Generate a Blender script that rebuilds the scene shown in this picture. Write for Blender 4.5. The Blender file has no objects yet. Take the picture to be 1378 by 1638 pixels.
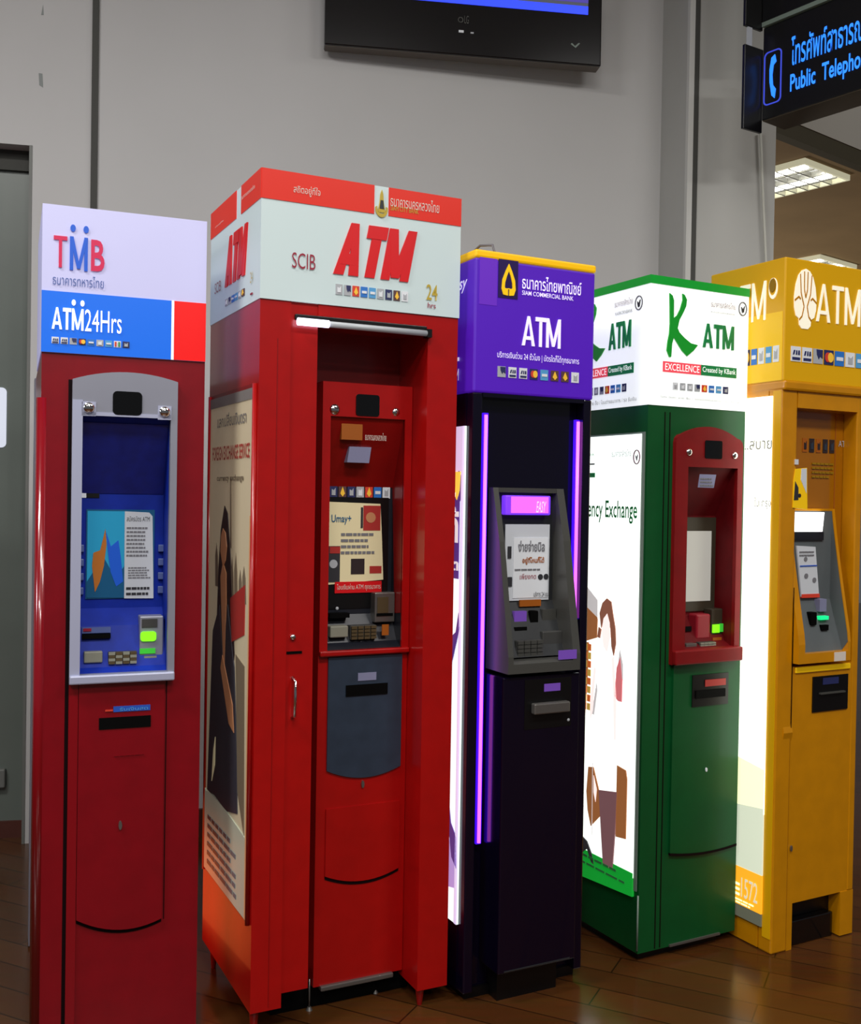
import bpy, bmesh, math, random
from mathutils import Vector, Matrix
random.seed(7)
S = bpy.context.scene
COL = S.collection

# ---------------------------------------------------------------- materials
def lin(c):
    return tuple(((v/255.0)/12.92 if v/255.0 <= 0.04045 else ((v/255.0+0.055)/1.055)**2.4) for v in c)

def mat(name, rgb, rough=0.5, emit=0.0, metal=0.0, coat=0.0, ecol=None, var=0.0, spec=0.5, vscale=3.0):
    m = bpy.data.materials.new(name); m.use_nodes = True
    nt = m.node_tree; b = nt.nodes['Principled BSDF']
    c = lin(rgb) + (1,)
    b.inputs['Base Color'].default_value = c
    b.inputs['Roughness'].default_value = rough
    b.inputs['Metallic'].default_value = metal
    b.inputs['Specular IOR Level'].default_value = spec
    b.inputs['Coat Weight'].default_value = coat
    b.inputs['Coat Roughness'].default_value = 0.06
    if emit:
        b.inputs['Emission Color'].default_value = (lin(ecol)+(1,)) if ecol else c
        b.inputs['Emission Strength'].default_value = emit
    if var:
        tc = nt.nodes.new('ShaderNodeTexCoord'); n = nt.nodes.new('ShaderNodeTexNoise')
        n.inputs['Scale'].default_value = vscale; n.inputs['Detail'].default_value = 5
        r = nt.nodes.new('ShaderNodeValToRGB')
        k0, k1 = 1-var, 1+var
        r.color_ramp.elements[0].position = 0.35; r.color_ramp.elements[1].position = 0.65
        r.color_ramp.elements[0].color = tuple(min(1, v*k0) for v in c[:3])+(1,)
        r.color_ramp.elements[1].color = tuple(min(1, v*k1) for v in c[:3])+(1,)
        nt.links.new(tc.outputs['Object'], n.inputs['Vector']); nt.links.new(n.outputs['Fac'], r.inputs['Fac'])
        nt.links.new(r.outputs['Color'], b.inputs['Base Color'])
    return m

M = {}
def mk(key, *a, **k): M[key] = mat(key, *a, **k); return M[key]

# ---------------------------------------------------------------- mesh helpers
def F(ly=0.0): return ('F', ly)      # a front plane: (u, z), outwards is -y
def L(lx=0.0): return ('L', lx)      # a left plane: (ly, z), outwards is -x
def R(lx=0.0): return ('R', lx)      # a right plane: (ly, z), outwards is +x
def T(z=0.0): return ('T', z)        # a top plane: (x, y), outwards is +z

def to3(face, u, v, out=0.0):
    k, o = face
    if k == 'F': return Vector((u, o-out, v))
    if k == 'L': return Vector((o-out, u, v))
    if k == 'R': return Vector((o+out, u, v))
    return Vector((u, v, o+out))

def link(name, bm, m, parent=None, smooth=False):
    bmesh.ops.recalc_face_normals(bm, faces=bm.faces[:])
    me = bpy.data.meshes.new(name); bm.to_mesh(me); bm.free()
    o = bpy.data.objects.new(name, me); COL.objects.link(o)
    for x in (m if isinstance(m, (list, tuple)) else [m]):
        me.materials.append(M[x] if isinstance(x, str) else x)
    if smooth:
        for p in me.polygons: p.use_smooth = True
    if parent is not None: o.parent = parent
    return o

def empty(name, loc, rz, label, cat, group=None):
    o = bpy.data.objects.new(name, None); COL.objects.link(o)
    o.location = loc; o.rotation_euler = (0, 0, rz); o.empty_display_size = 0.1
    o['label'] = label; o['category'] = cat
    if group: o['group'] = group
    return o

def abox(bm, x0, x1, y0, y1, z0, z1, bev=0.0, mi=0, seg=2):
    x0, x1 = min(x0, x1), max(x0, x1); y0, y1 = min(y0, y1), max(y0, y1); z0, z1 = min(z0, z1), max(z0, z1)
    g = bmesh.ops.create_cube(bm, size=1.0)
    vs = g['verts']
    for v in vs:
        v.co = Vector((x0+(v.co.x+.5)*(x1-x0), y0+(v.co.y+.5)*(y1-y0), z0+(v.co.z+.5)*(z1-z0)))
    fs = set(f for v in vs for f in v.link_faces)
    for f in fs: f.material_index = mi
    if bev > 0:
        es = list(set(e for v in vs for e in v.link_edges))
        r = bmesh.ops.bevel(bm, geom=es, offset=bev, segments=seg, affect='EDGES', profile=0.5)
        for f in r['faces']: f.material_index = mi

def box(name, x0, x1, y0, y1, z0, z1, m, parent=None, bev=0.0, seg=2):
    bm = bmesh.new(); abox(bm, x0, x1, y0, y1, z0, z1, bev, seg=seg)
    return link(name, bm, m, parent)

def aprism(bm, face, pts, d0, d1, mi=0):
    a = [bm.verts.new(to3(face, u, v, d0)) for u, v in pts]
    b = [bm.verts.new(to3(face, u, v, d1)) for u, v in pts]
    n = len(pts)
    fs = [bm.faces.new(a), bm.faces.new(b[::-1])]
    for i in range(n):
        fs.append(bm.faces.new((a[i], b[i], b[(i+1) % n], a[(i+1) % n])))
    for f in fs: f.material_index = mi

def flat(name, face, pts, m, parent=None, out=0.002, base=0.0):
    """a thin plate, label or printed patch lying on a surface"""
    bm = bmesh.new(); aprism(bm, face, pts, base, out)
    return link(name, bm, m, parent)

def rect(p0, p1): return [(p0[0], p0[1]), (p1[0], p0[1]), (p1[0], p1[1]), (p0[0], p1[1])]

def rrect(p0, p1, r, n=5):
    x0, x1 = min(p0[0], p1[0]), max(p0[0], p1[0]); z0, z1 = min(p0[1], p1[1]), max(p0[1], p1[1])
    out = []
    for cx, cz, a0 in ((x1-r, z1-r, 0), (x0+r, z1-r, 90), (x0+r, z0+r, 180), (x1-r, z0+r, 270)):
        for i in range(n+1):
            a = math.radians(a0+90*i/n); out.append((cx+r*math.cos(a), cz+r*math.sin(a)))
    return out

def circle(c, r, n=20, ry=None):
    ry = ry or r
    return [(c[0]+r*math.cos(2*math.pi*i/n), c[1]+ry*math.sin(2*math.pi*i/n)) for i in range(n)]

def aring(bm, face, outer, inner, d0, d1, mi=0):
    n = len(outer)
    V = lambda pts, d: [bm.verts.new(to3(face, u, v, d)) for u, v in pts]
    oa, ob, ia, ib = V(outer, d0), V(outer, d1), V(inner, d0), V(inner, d1)
    for i in range(n):
        j = (i+1) % n
        for q in ((ob[i], ob[j], ib[j], ib[i]), (oa[i], ia[i], ia[j], oa[j]), (oa[i], oa[j], ob[j], ob[i]), (ia[i], ib[i], ib[j], ia[j])):
            f = bm.faces.new(q); f.material_index = mi

def ring(name, face, outer, inner, m, parent, d0, d1):
    bm = bmesh.new(); aring(bm, face, outer, inner, d0, d1); return link(name, bm, m, parent)

def arch(x0, x1, z0, z1l, z1r, rise, n=14):
    """outline: bottom left, bottom right, then a bowed top from right to left"""
    pts = [(x0, z0), (x1, z0)]
    for i in range(n+1):
        t = i/n; pts.append((x1+(x0-x1)*t, z1r+(z1l-z1r)*t+rise*4*t*(1-t)))
    return pts

def xprism(bm, prof, x0, x1, mi=0):
    """solid whose side profile is given as (ly, z) points"""
    aprism(bm, ('R', 0.0), prof, x0, x1, mi)

def sheet(bm, prof, x0, x1, mi=0):
    a = [bm.verts.new((x0, y, z)) for y, z in prof]; b = [bm.verts.new((x1, y, z)) for y, z in prof]
    for i in range(len(prof)-1):
        f = bm.faces.new((a[i], b[i], b[i+1], a[i+1])); f.material_index = mi

def slabs(bm, X0, X1, Z0, Z1, x0, x1, z0, z1, ya, yb, bev=0.0):
    """four slabs round an opening"""
    abox(bm, X0, x0, ya, yb, Z0, Z1, bev); abox(bm, x1, X1, ya, yb, Z0, Z1, bev)
    if Z1 > z1: abox(bm, x0, x1, ya, yb, z1, Z1)
    if z0 > Z0: abox(bm, x0, x1, ya, yb, Z0, z0)

def ball(name, c, r, m, parent, sy=0.6):
    bm = bmesh.new(); bmesh.ops.create_uvsphere(bm, u_segments=20, v_segments=12, radius=1)
    for v in bm.verts: v.co = Vector((c[0]+v.co.x*r, c[1]+v.co.y*r*sy, c[2]+v.co.z*r))
    return link(name, bm, m, parent, True)

def tube(name, pts, r, m, parent=None, n=10):
    bm = bmesh.new(); rings = []
    for i, p in enumerate(pts):
        p = Vector(p); a = Vector(pts[max(0, i-1)]); b = Vector(pts[min(len(pts)-1, i+1)])
        d = (b-a).normalized(); up = Vector((0, 0, 1)) if abs(d.z) < .9 else Vector((1, 0, 0))
        s = d.cross(up).normalized(); t = d.cross(s)
        rings.append([bm.verts.new(p+(s*math.cos(2*math.pi*k/n)+t*math.sin(2*math.pi*k/n))*r) for k in range(n)])
    for i in range(len(rings)-1):
        for k in range(n):
            bm.faces.new((rings[i][k], rings[i][(k+1) % n], rings[i+1][(k+1) % n], rings[i+1][k]))
    bm.faces.new(rings[0]); bm.faces.new(rings[-1][::-1])
    return link(name, bm, m, parent, True)

def text(body, face, p0, p1, m, parent, name='lettering', bold=0.0, shear=0.0, out=0.0035, label=None):
    """lettering stretched to the rectangle p0 (lower left) .. p1 (upper right) of a face"""
    cu = bpy.data.curves.new('t', 'FONT'); cu.body = body; cu.size = 1.0; cu.offset = bold; cu.shear = shear
    cu.resolution_u = 3
    ob = bpy.data.objects.new('t', cu); COL.objects.link(ob)
    dg = bpy.context.evaluated_depsgraph_get(); dg.update()
    me = bpy.data.meshes.new_from_object(ob.evaluated_get(dg), depsgraph=dg)
    bpy.data.objects.remove(ob); bpy.data.curves.remove(cu)
    xs = [v.co.x for v in me.vertices]; ys = [v.co.y for v in me.vertices]
    if not xs: return None
    ax, bx, ay, by = min(xs), max(xs), min(ys), max(ys)
    for v in me.vertices:
        u = p0[0]+(v.co.x-ax)/(bx-ax)*(p1[0]-p0[0]); z = p0[1]+(v.co.y-ay)/(by-ay)*(p1[1]-p0[1])
        v.co = to3(face, u, z, out)
    me.name = name; me.materials.clear(); me.materials.append(M[m])
    o = bpy.data.objects.new(name, me); COL.objects.link(o); o.parent = parent
    if label: o['label'] = label
    return o

def block(body, face, p0, p1, m, parent, s=.26, b=.2, shear=0.0, out=0.0035, gap=.07, widths=None):
    """heavy sans capitals (A, T, M) built from strokes, fitted to a rectangle"""
    Wd = {'A': 1.05, 'T': .85, 'M': 1.2}
    tot = sum(Wd[c] for c in body)+gap*(len(body)-1)+shear
    bm = bmesh.new(); x = 0.0; lift = [0]
    def put(pts, x, w):
        lift[0] += 1
        aprism(bm, face, [(p0[0]+(x+a*w+c*shear)/tot*(p1[0]-p0[0]), p0[1]+c*(p1[1]-p0[1])) for a, c in pts], 0, out+.00025*(lift[0] % 5))
    for c in body:
        w = Wd[c]; k = s/w
        if c == 'A':
            a = k*.62
            put([(0,0),(k,0),(.5+a*.35,.98),(.5+a*.35,1),(.5-a*.65,1)], x, w); put([(1,0),(1-k,0),(.5-a*.35,.98),(.5-a*.35,1),(.5+a*.65,1)], x, w)
            put([(.2,.2),(.8,.2),(.8,.2+b*.85),(.2,.2+b*.85)], x, w)
        elif c == 'T':
            put([(0,1-b),(1,1-b),(1,1),(0,1)], x, w); put([(.5-k/2,0),(.5+k/2,0),(.5+k/2,1-b),(.5-k/2,1-b)], x, w)
        else:
            put([(0,0),(k*.9,0),(k*.9,1),(0,1)], x, w); put([(1,0),(1-k*.9,0),(1-k*.9,1),(1,1)], x, w)
            v = k*.42
            put([(k*.9,1),(0,1),(.5-v,.05),(.5+v,.05)], x, w); put([(1-k*.9,1),(1,1),(.5+v,.05),(.5-v,.05)], x, w)
        x += w+gap
    return link('lettering', bm, m, parent)

ICON = {'visa': ('card_white', 'card_navy'), 'plus': ('card_grey', 'card_navy'), 'mc': ('card_navy', 'card_red', 'card_yellow'),
        'blue': ('card_blue', 'card_white'), 'sky': ('card_sky', 'card_white'), 'grey': ('card_grey', 'card_white'),
        'dark': ('card_navy', 'card_grey'), 'jcb': ('card_white', 'card_red', 'card_green'), 'orange': ('card_red', 'card_yellow'),
        'gold': ('card_brown', 'card_yellow'), 'white': ('card_white', 'card_grey'), 'dim': ('sticker_gold', 'hair'), 'dim_dark': ('hair', 'slate')}
def icons(face, p0, p1, kinds, parent, gap=0.2, out=0.004):
    n = len(kinds); pitch = (p1[0]-p0[0])/(n-gap); w = pitch*(1-gap); h = p1[1]-p0[1]
    for i, k in enumerate(kinds):
        ms = ICON[k]; u0 = p0[0]+i*pitch; z0 = p0[1]
        q = lambda a, b: (u0+a*w, z0+b*h)
        bm = bmesh.new(); aprism(bm, face, [q(0,0), q(1,0), q(1,1), q(0,1)], 0, out*.6)
        def patch(pts, mi): aprism(bm, face, [q(*p) for p in pts], out*.6, out, mi)
        if k == 'visa': patch([(.1,.1),(.9,.1),(.9,.28),(.1,.28)], 1); patch([(.15,.45),(.3,.45),(.4,.75),(.25,.75)], 1); patch([(.45,.45),(.6,.45),(.6,.75),(.5,.75)], 1); patch([(.68,.45),(.88,.45),(.85,.75),(.72,.75)], 1)
        elif k == 'plus': patch([(.3,.95),(.95,.95),(.95,.35),(.7,.5),(.55,.3),(.35,.6)], 1)
        elif k == 'mc':
            for cx, mi in ((.36, 1), (.64, 2)): patch([(cx+.3*math.cos(t*math.pi/6), .5+.34*math.sin(t*math.pi/6)) for t in range(12)], mi) if mi == 1 else aprism(bm, face, [q(cx+.3*math.cos(t*math.pi/6), .5+.34*math.sin(t*math.pi/6)) for t in range(12)], out*.6, out*1.15, 2)
        elif k in ('blue', 'sky'): patch([(.15,.35),(.85,.35),(.85,.6),(.15,.6)], 1)
        elif k == 'jcb': patch([(.12,.15),(.36,.15),(.36,.85),(.12,.85)], 1); patch([(.62,.15),(.88,.15),(.88,.85),(.62,.85)], 2)
        elif k in ('orange', 'gold'): patch([(.5,.9),(.8,.35),(.5,.1),(.2,.35)], 1)
        else: patch([(.25,.2),(.75,.2),(.75,.8),(.55,.6),(.25,.7)], 1)
        link('card_logo', bm, list(ms), parent)

def lines(face, p0, p1, n, m, parent, name='small_print', fill=0.45, ragged=0.25, out=0.0035):
    """n short lines of print too small to read"""
    bm = bmesh.new(); h = (p1[1]-p0[1])/n
    for i in range(n):
        z0 = p0[1]+i*h; u = p0[0]; ue = p1[0]-(p1[0]-p0[0])*ragged*random.random(); W = p1[0]-p0[0]
        while (ue-u)/W > 0.02:
            w = W*random.uniform(.08, .2); b = u+w
            if (ue-b)/W < 0: b = ue
            aprism(bm, face, [(u, z0), (b, z0), (b, z0+h*fill), (u, z0+h*fill)], out*.5, out); u = b+W*.025
    return link(name, bm, m, parent)

# palette
mk('tmb_red', (126,2,18), .3, coat=.35, var=.06, vscale=14)
mk('tmb_red_side', (132,4,20), .2, coat=.8)
mk('tmb_white', (196,196,226), .35, emit=.20, ecol=(180,180,255))
mk('tmb_blue', (15,100,215), .35, emit=.38)
mk('sign_red', (225,12,12), .35, emit=.35)
mk('tmb_mag', (205,28,80), .4, emit=.12); mk('logo_blue', (25,90,205), .4, emit=.12); mk('text_blue', (70,95,160), .4)
mk('lit_white', (250,250,252), .4, emit=.55)
mk('silver', (150,152,165), .38, metal=.35, var=.04)
mk('silver_light', (176,180,205), .38, metal=.2)
mk('chrome', (225,225,225), .12, metal=1.0)
mk('black', (6,6,7), .35); mk('black_gloss', (5,5,6), .12, coat=.5); mk('slot', (2,2,2), .7, spec=.1)
mk('deep_blue', (10,28,120), .4, var=.12, vscale=30); mk('mid_blue', (8,40,150), .55, var=.1, vscale=25, spec=.25)
mk('cyan', (40,150,190), .3, emit=.18); mk('cyan_dark', (20,88,128), .35, emit=.06); mk('fish_orange', (185,110,40), .4, emit=.06)
mk('paper', (196,200,205), .5, emit=.1); mk('paper_cream', (214,202,160), .5, emit=.18); mk('print_grey', (120,120,125), .6); mk('print_dark', (45,45,50), .6)
mk('key_beige', (135,135,120), .5); mk('key_dark', (62,62,60), .5); mk('key_blue', (88,104,160), .45); mk('key_brown', (80,66,40), .5)
mk('led_green', (60,230,30), .4, emit=1.3, ecol=(130,255,20)); mk('led_dim', (40,130,40), .4, emit=.5, ecol=(70,220,60)); mk('led_teal', (20,220,130), .4, emit=1.0)
mk('seam', (18,4,6), .7, spec=.1)
mk('tag_blue', (40,85,185), .4)
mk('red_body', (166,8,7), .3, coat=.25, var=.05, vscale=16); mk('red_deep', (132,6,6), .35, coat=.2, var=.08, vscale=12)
mk('red_band', (222,40,20), .4, emit=.06); mk('scib_white', (196,210,210), .4, emit=.12, ecol=(205,235,235)); mk('scib_red', (212,16,24), .4, emit=.06)
mk('gold', (190,165,60), .4); mk('maroon', (150,20,50), .5); mk('off_white', (222,212,200), .5); mk('green_trim', (70,130,70), .5)
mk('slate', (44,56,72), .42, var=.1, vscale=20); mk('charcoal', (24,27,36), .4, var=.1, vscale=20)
mk('tag_lav', (132,134,165), .45); mk('sticker_gold', (165,88,14), .5); mk('steel', (125,122,118), .35, metal=.7)
mk('tube_lamp', (255,255,255), .4, emit=3.0, ecol=(225,225,255)); mk('tube_dull', (170,175,178), .35, emit=.1)
mk('poster_cream', (205,192,160), .35, emit=.14); mk('poster_grey', (128,124,120), .4, emit=.05); mk('poster_skin', (190,130,90), .4, emit=.08)
mk('added_warm_glow', (250,190,140), .4, emit=.9, ecol=(255,120,55)); mk('hair', (46,36,38), .45, emit=.02); mk('suit', (56,56,66), .45, emit=.03); mk('poster_red', (170,50,45), .4, emit=.06); mk('tower', (125,112,92), .4, emit=.05)
mk('poster_edge', (225,170,120), .4, emit=.08); mk('poster_foot', (176,184,165), .4, emit=.12); mk('red_lit', (240,40,20), .35, emit=.45, ecol=(255,40,12))
mk('purple', (76,22,168), .4, emit=.28, ecol=(84,22,200)); mk('purple_light', (92,34,172), .4, emit=.36, ecol=(105,45,195)); mk('purple_dark', (34,8,80), .4, emit=.06)
mk('band_yellow', (240,185,0), .4, emit=.3); mk('scb_gold', (235,190,10), .4, emit=.35); mk('lit_pale', (235,225,250), .4, emit=.5)
mk('night', (9,5,24), .16, coat=.5, spec=.3); mk('night_matte', (8,7,13), .4)
mk('led_pink', (230,110,255), .4, emit=2.1, ecol=(226,92,255)); mk('halo_violet', (60,15,240), .4, emit=1.2, ecol=(62,10,255))
mk('bezel', (80,80,76), .35, metal=.3, var=.05); mk('bezel_dark', (40,42,44), .4); mk('hood_pink', (215,95,255), .4, emit=1.15, ecol=(205,85,250)); mk('hood_violet', (110,50,230), .4, emit=1.0)
mk('panel_lav', (216,200,236), .4, emit=.75); mk('panel_white', (236,250,250), .4, emit=.95); mk('ad_purple', (98,62,150), .4, emit=.45); mk('ad_lilac', (180,155,220), .4, emit=.7); mk('ad_yellow', (250,205,75), .4, emit=.8)
mk('green_body', (0,76,32), .45, coat=.08, spec=.35, var=.06, vscale=14); mk('green_band', (8,150,45), .4, emit=.25); mk('kgreen', (10,150,40), .4, emit=.15); mk('kgreen_dark', (8,125,66), .4, emit=.2)
mk('k_white', (248,250,248), .4, emit=.62, ecol=(246,255,250)); mk('k_panel', (252,255,252), .4, emit=1.25, ecol=(244,255,248))
mk('kgreen_text', (20,120,60), .4, emit=.12); mk('k_red', (225,70,85), .4, emit=.5); mk('soft_grey', (88,86,92), .5, emit=.05); mk('soft_pink', (120,84,100), .5, emit=.05)
mk('ad_brown', (168,105,60), .4, emit=.5); mk('ad_hair', (150,95,75), .4, emit=.5); mk('ad_orange', (214,105,45), .4, emit=.5); mk('ad_gold', (205,165,75), .4, emit=.5)
mk('ad_leg', (140,98,102), .4, emit=.4); mk('ad_skin', (252,226,222), .4, emit=1.0); mk('ad_pink', (222,120,125), .4, emit=.6); mk('ad_shadow', (200,195,195), .4, emit=.7); mk('ad_green', (20,160,50), .4, emit=.6)
mk('k_fascia', (122,6,12), .5, coat=.0, spec=.3, var=.08, vscale=16); mk('k_inner', (96,4,12), .6, var=.12, vscale=20, spec=.2); mk('screen_white', (186,186,178), .4, emit=.28); mk('olive', (58,52,40), .4); mk('k_block', (150,24,40), .4)
mk('yellow_body', (200,132,0), .32, coat=.3, var=.05, vscale=14); mk('yellow_sign', (214,160,0), .4, emit=.12); mk('yellow_lit', (226,180,10), .4, emit=.26); mk('yellow_deep', (165,100,4), .2, coat=.7, var=.08)
mk('cream_letter', (245,238,215), .4, emit=.4); mk('emblem_dark', (150,112,8), .4)
mk('e_panel', (255,255,246), .4, emit=1.7, ecol=(252,255,236)); mk('e_pale', (248,248,190), .4, emit=1.05); mk('e_greygreen', (205,212,190), .4, emit=.75); mk('e_orange', (250,175,40), .4, emit=.7); mk('e_grey', (120,122,105), .4, emit=.15)
mk('hood_white', (255,255,255), .4, emit=2.2); mk('grey_inner', (92,98,100), .4, var=.08); mk('faint_grey', (120,122,108), .5, emit=.1)
mk('card_white', (215,218,222), .5, emit=.12); mk('card_grey', (165,168,172), .5, emit=.1); mk('card_navy', (38,44,92), .5, emit=.05); mk('card_red', (205,60,40), .5, emit=.1); mk('card_yellow', (240,190,60), .5, emit=.12)
mk('card_blue', (40,110,190), .5, emit=.12); mk('card_sky', (80,150,200), .5, emit=.12); mk('card_green', (60,140,80), .5, emit=.08); mk('card_brown', (90,60,60), .5, emit=.05)
mk('tv_body', (7,7,9), .18, coat=.4); mk('tv_under', (88,78,68), .5); mk('tv_blue', (50,80,255), .3, emit=1.0, ecol=(48,70,255)); mk('tv_grey', (90,95,110), .3, emit=.35); mk('tv_violet', (80,70,170), .3, emit=.6)
mk('sign_black', (7,8,12), .3); mk('sign_blue', (50,130,255), .4, emit=1.25, ecol=(38,125,255)); mk('sign_line', (70,80,200), .4, emit=.6, ecol=(60,80,225)); mk('sign_under', (66,54,36), .6); mk('trim_pale', (120,135,125), .4)
mk('cable', (200,200,190), .5); mk('cable_grey', (120,116,122), .5)
mk('wall_paint', (196,195,194), .75, var=.025, vscale=1.2); mk('pillar_paint', (178,178,174), .7, var=.02); mk('trim_light', (200,200,196), .6); mk('groove', (66,66,62), .7); mk('scuff', (142,147,145), .8)
mk('door_leaf', (104,112,106), .3, var=.05); mk('door_frame', (110,112,108), .5); mk('soffit', (38,38,30), .6); mk('kick_wood', (84,44,36), .4, var=.15); mk('frost', (190,195,205), .5, emit=.55, ecol=(215,222,240)); mk('skirting', (84,44,36), .4, var=.12)
mk('passage_ceiling', (150,124,88), .8, var=.08, vscale=2.0); mk('bulkhead_paint', (185,182,174), .8); mk('soffit_edge', (72,66,48), .7)
mk('fitting_frame', (225,222,190), .4, emit=.5); mk('louvre', (200,200,195), .25, metal=.6); mk('tube_white', (255,255,255), .4, emit=9.0, ecol=(255,252,240)); mk('reflector', (215,215,210), .3, metal=.3, emit=.75)

# wooden floor: dark glossy boards
def floor_mat():
    m = bpy.data.materials.new('floor_boards'); m.use_nodes = True; nt = m.node_tree; b = nt.nodes['Principled BSDF']
    tc = nt.nodes.new('ShaderNodeTexCoord'); mp = nt.nodes.new('ShaderNodeMapping'); mp.inputs['Rotation'].default_value = (0, 0, .45)
    br = nt.nodes.new('ShaderNodeTexBrick'); br.inputs['Scale'].default_value = 1.0
    br.inputs['Brick Width'].default_value = .9; br.inputs['Row Height'].default_value = .12; br.inputs['Mortar Size'].default_value = .0025
    br.inputs['Color1'].default_value = lin((92,54,24))+(1,); br.inputs['Color2'].default_value = lin((78,44,18))+(1,); br.inputs['Mortar'].default_value = lin((40,22,10))+(1,)
    n = nt.nodes.new('ShaderNodeTexNoise'); n.inputs['Scale'].default_value = 6; n.inputs['Detail'].default_value = 6
    mp2 = nt.nodes.new('ShaderNodeMapping'); mp2.inputs['Rotation'].default_value = (0, 0, .45); mp2.inputs['Scale'].default_value = (1, 9, 1)
    mx = nt.nodes.new('ShaderNodeMixRGB'); mx.blend_type = 'MULTIPLY'; mx.inputs['Fac'].default_value = .45
    nt.links.new(tc.outputs['Object'], mp.inputs['Vector']); nt.links.new(mp.outputs['Vector'], br.inputs['Vector'])
    nt.links.new(tc.outputs['Object'], mp2.inputs['Vector']); nt.links.new(mp2.outputs['Vector'], n.inputs['Vector'])
    nt.links.new(br.outputs['Color'], mx.inputs['Color1']); nt.links.new(n.outputs['Color'], mx.inputs['Color2']); nt.links.new(mx.outputs['Color'], b.inputs['Base Color'])
    b.inputs['Roughness'].default_value = .2; b.inputs['Specular IOR Level'].default_value = .5
    bp = nt.nodes.new('ShaderNodeBump'); bp.inputs['Strength'].default_value = .08; bp.inputs['Distance'].default_value = .01
    n2 = nt.nodes.new('ShaderNodeTexNoise'); n2.inputs['Scale'].default_value = 5
    nt.links.new(tc.outputs['Object'], n2.inputs['Vector']); nt.links.new(n2.outputs['Fac'], bp.inputs['Height']); nt.links.new(bp.outputs['Normal'], b.inputs['Normal'])
    return m
M['floor_boards'] = floor_mat()

GROUP = 'cash machines standing in a row'

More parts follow.
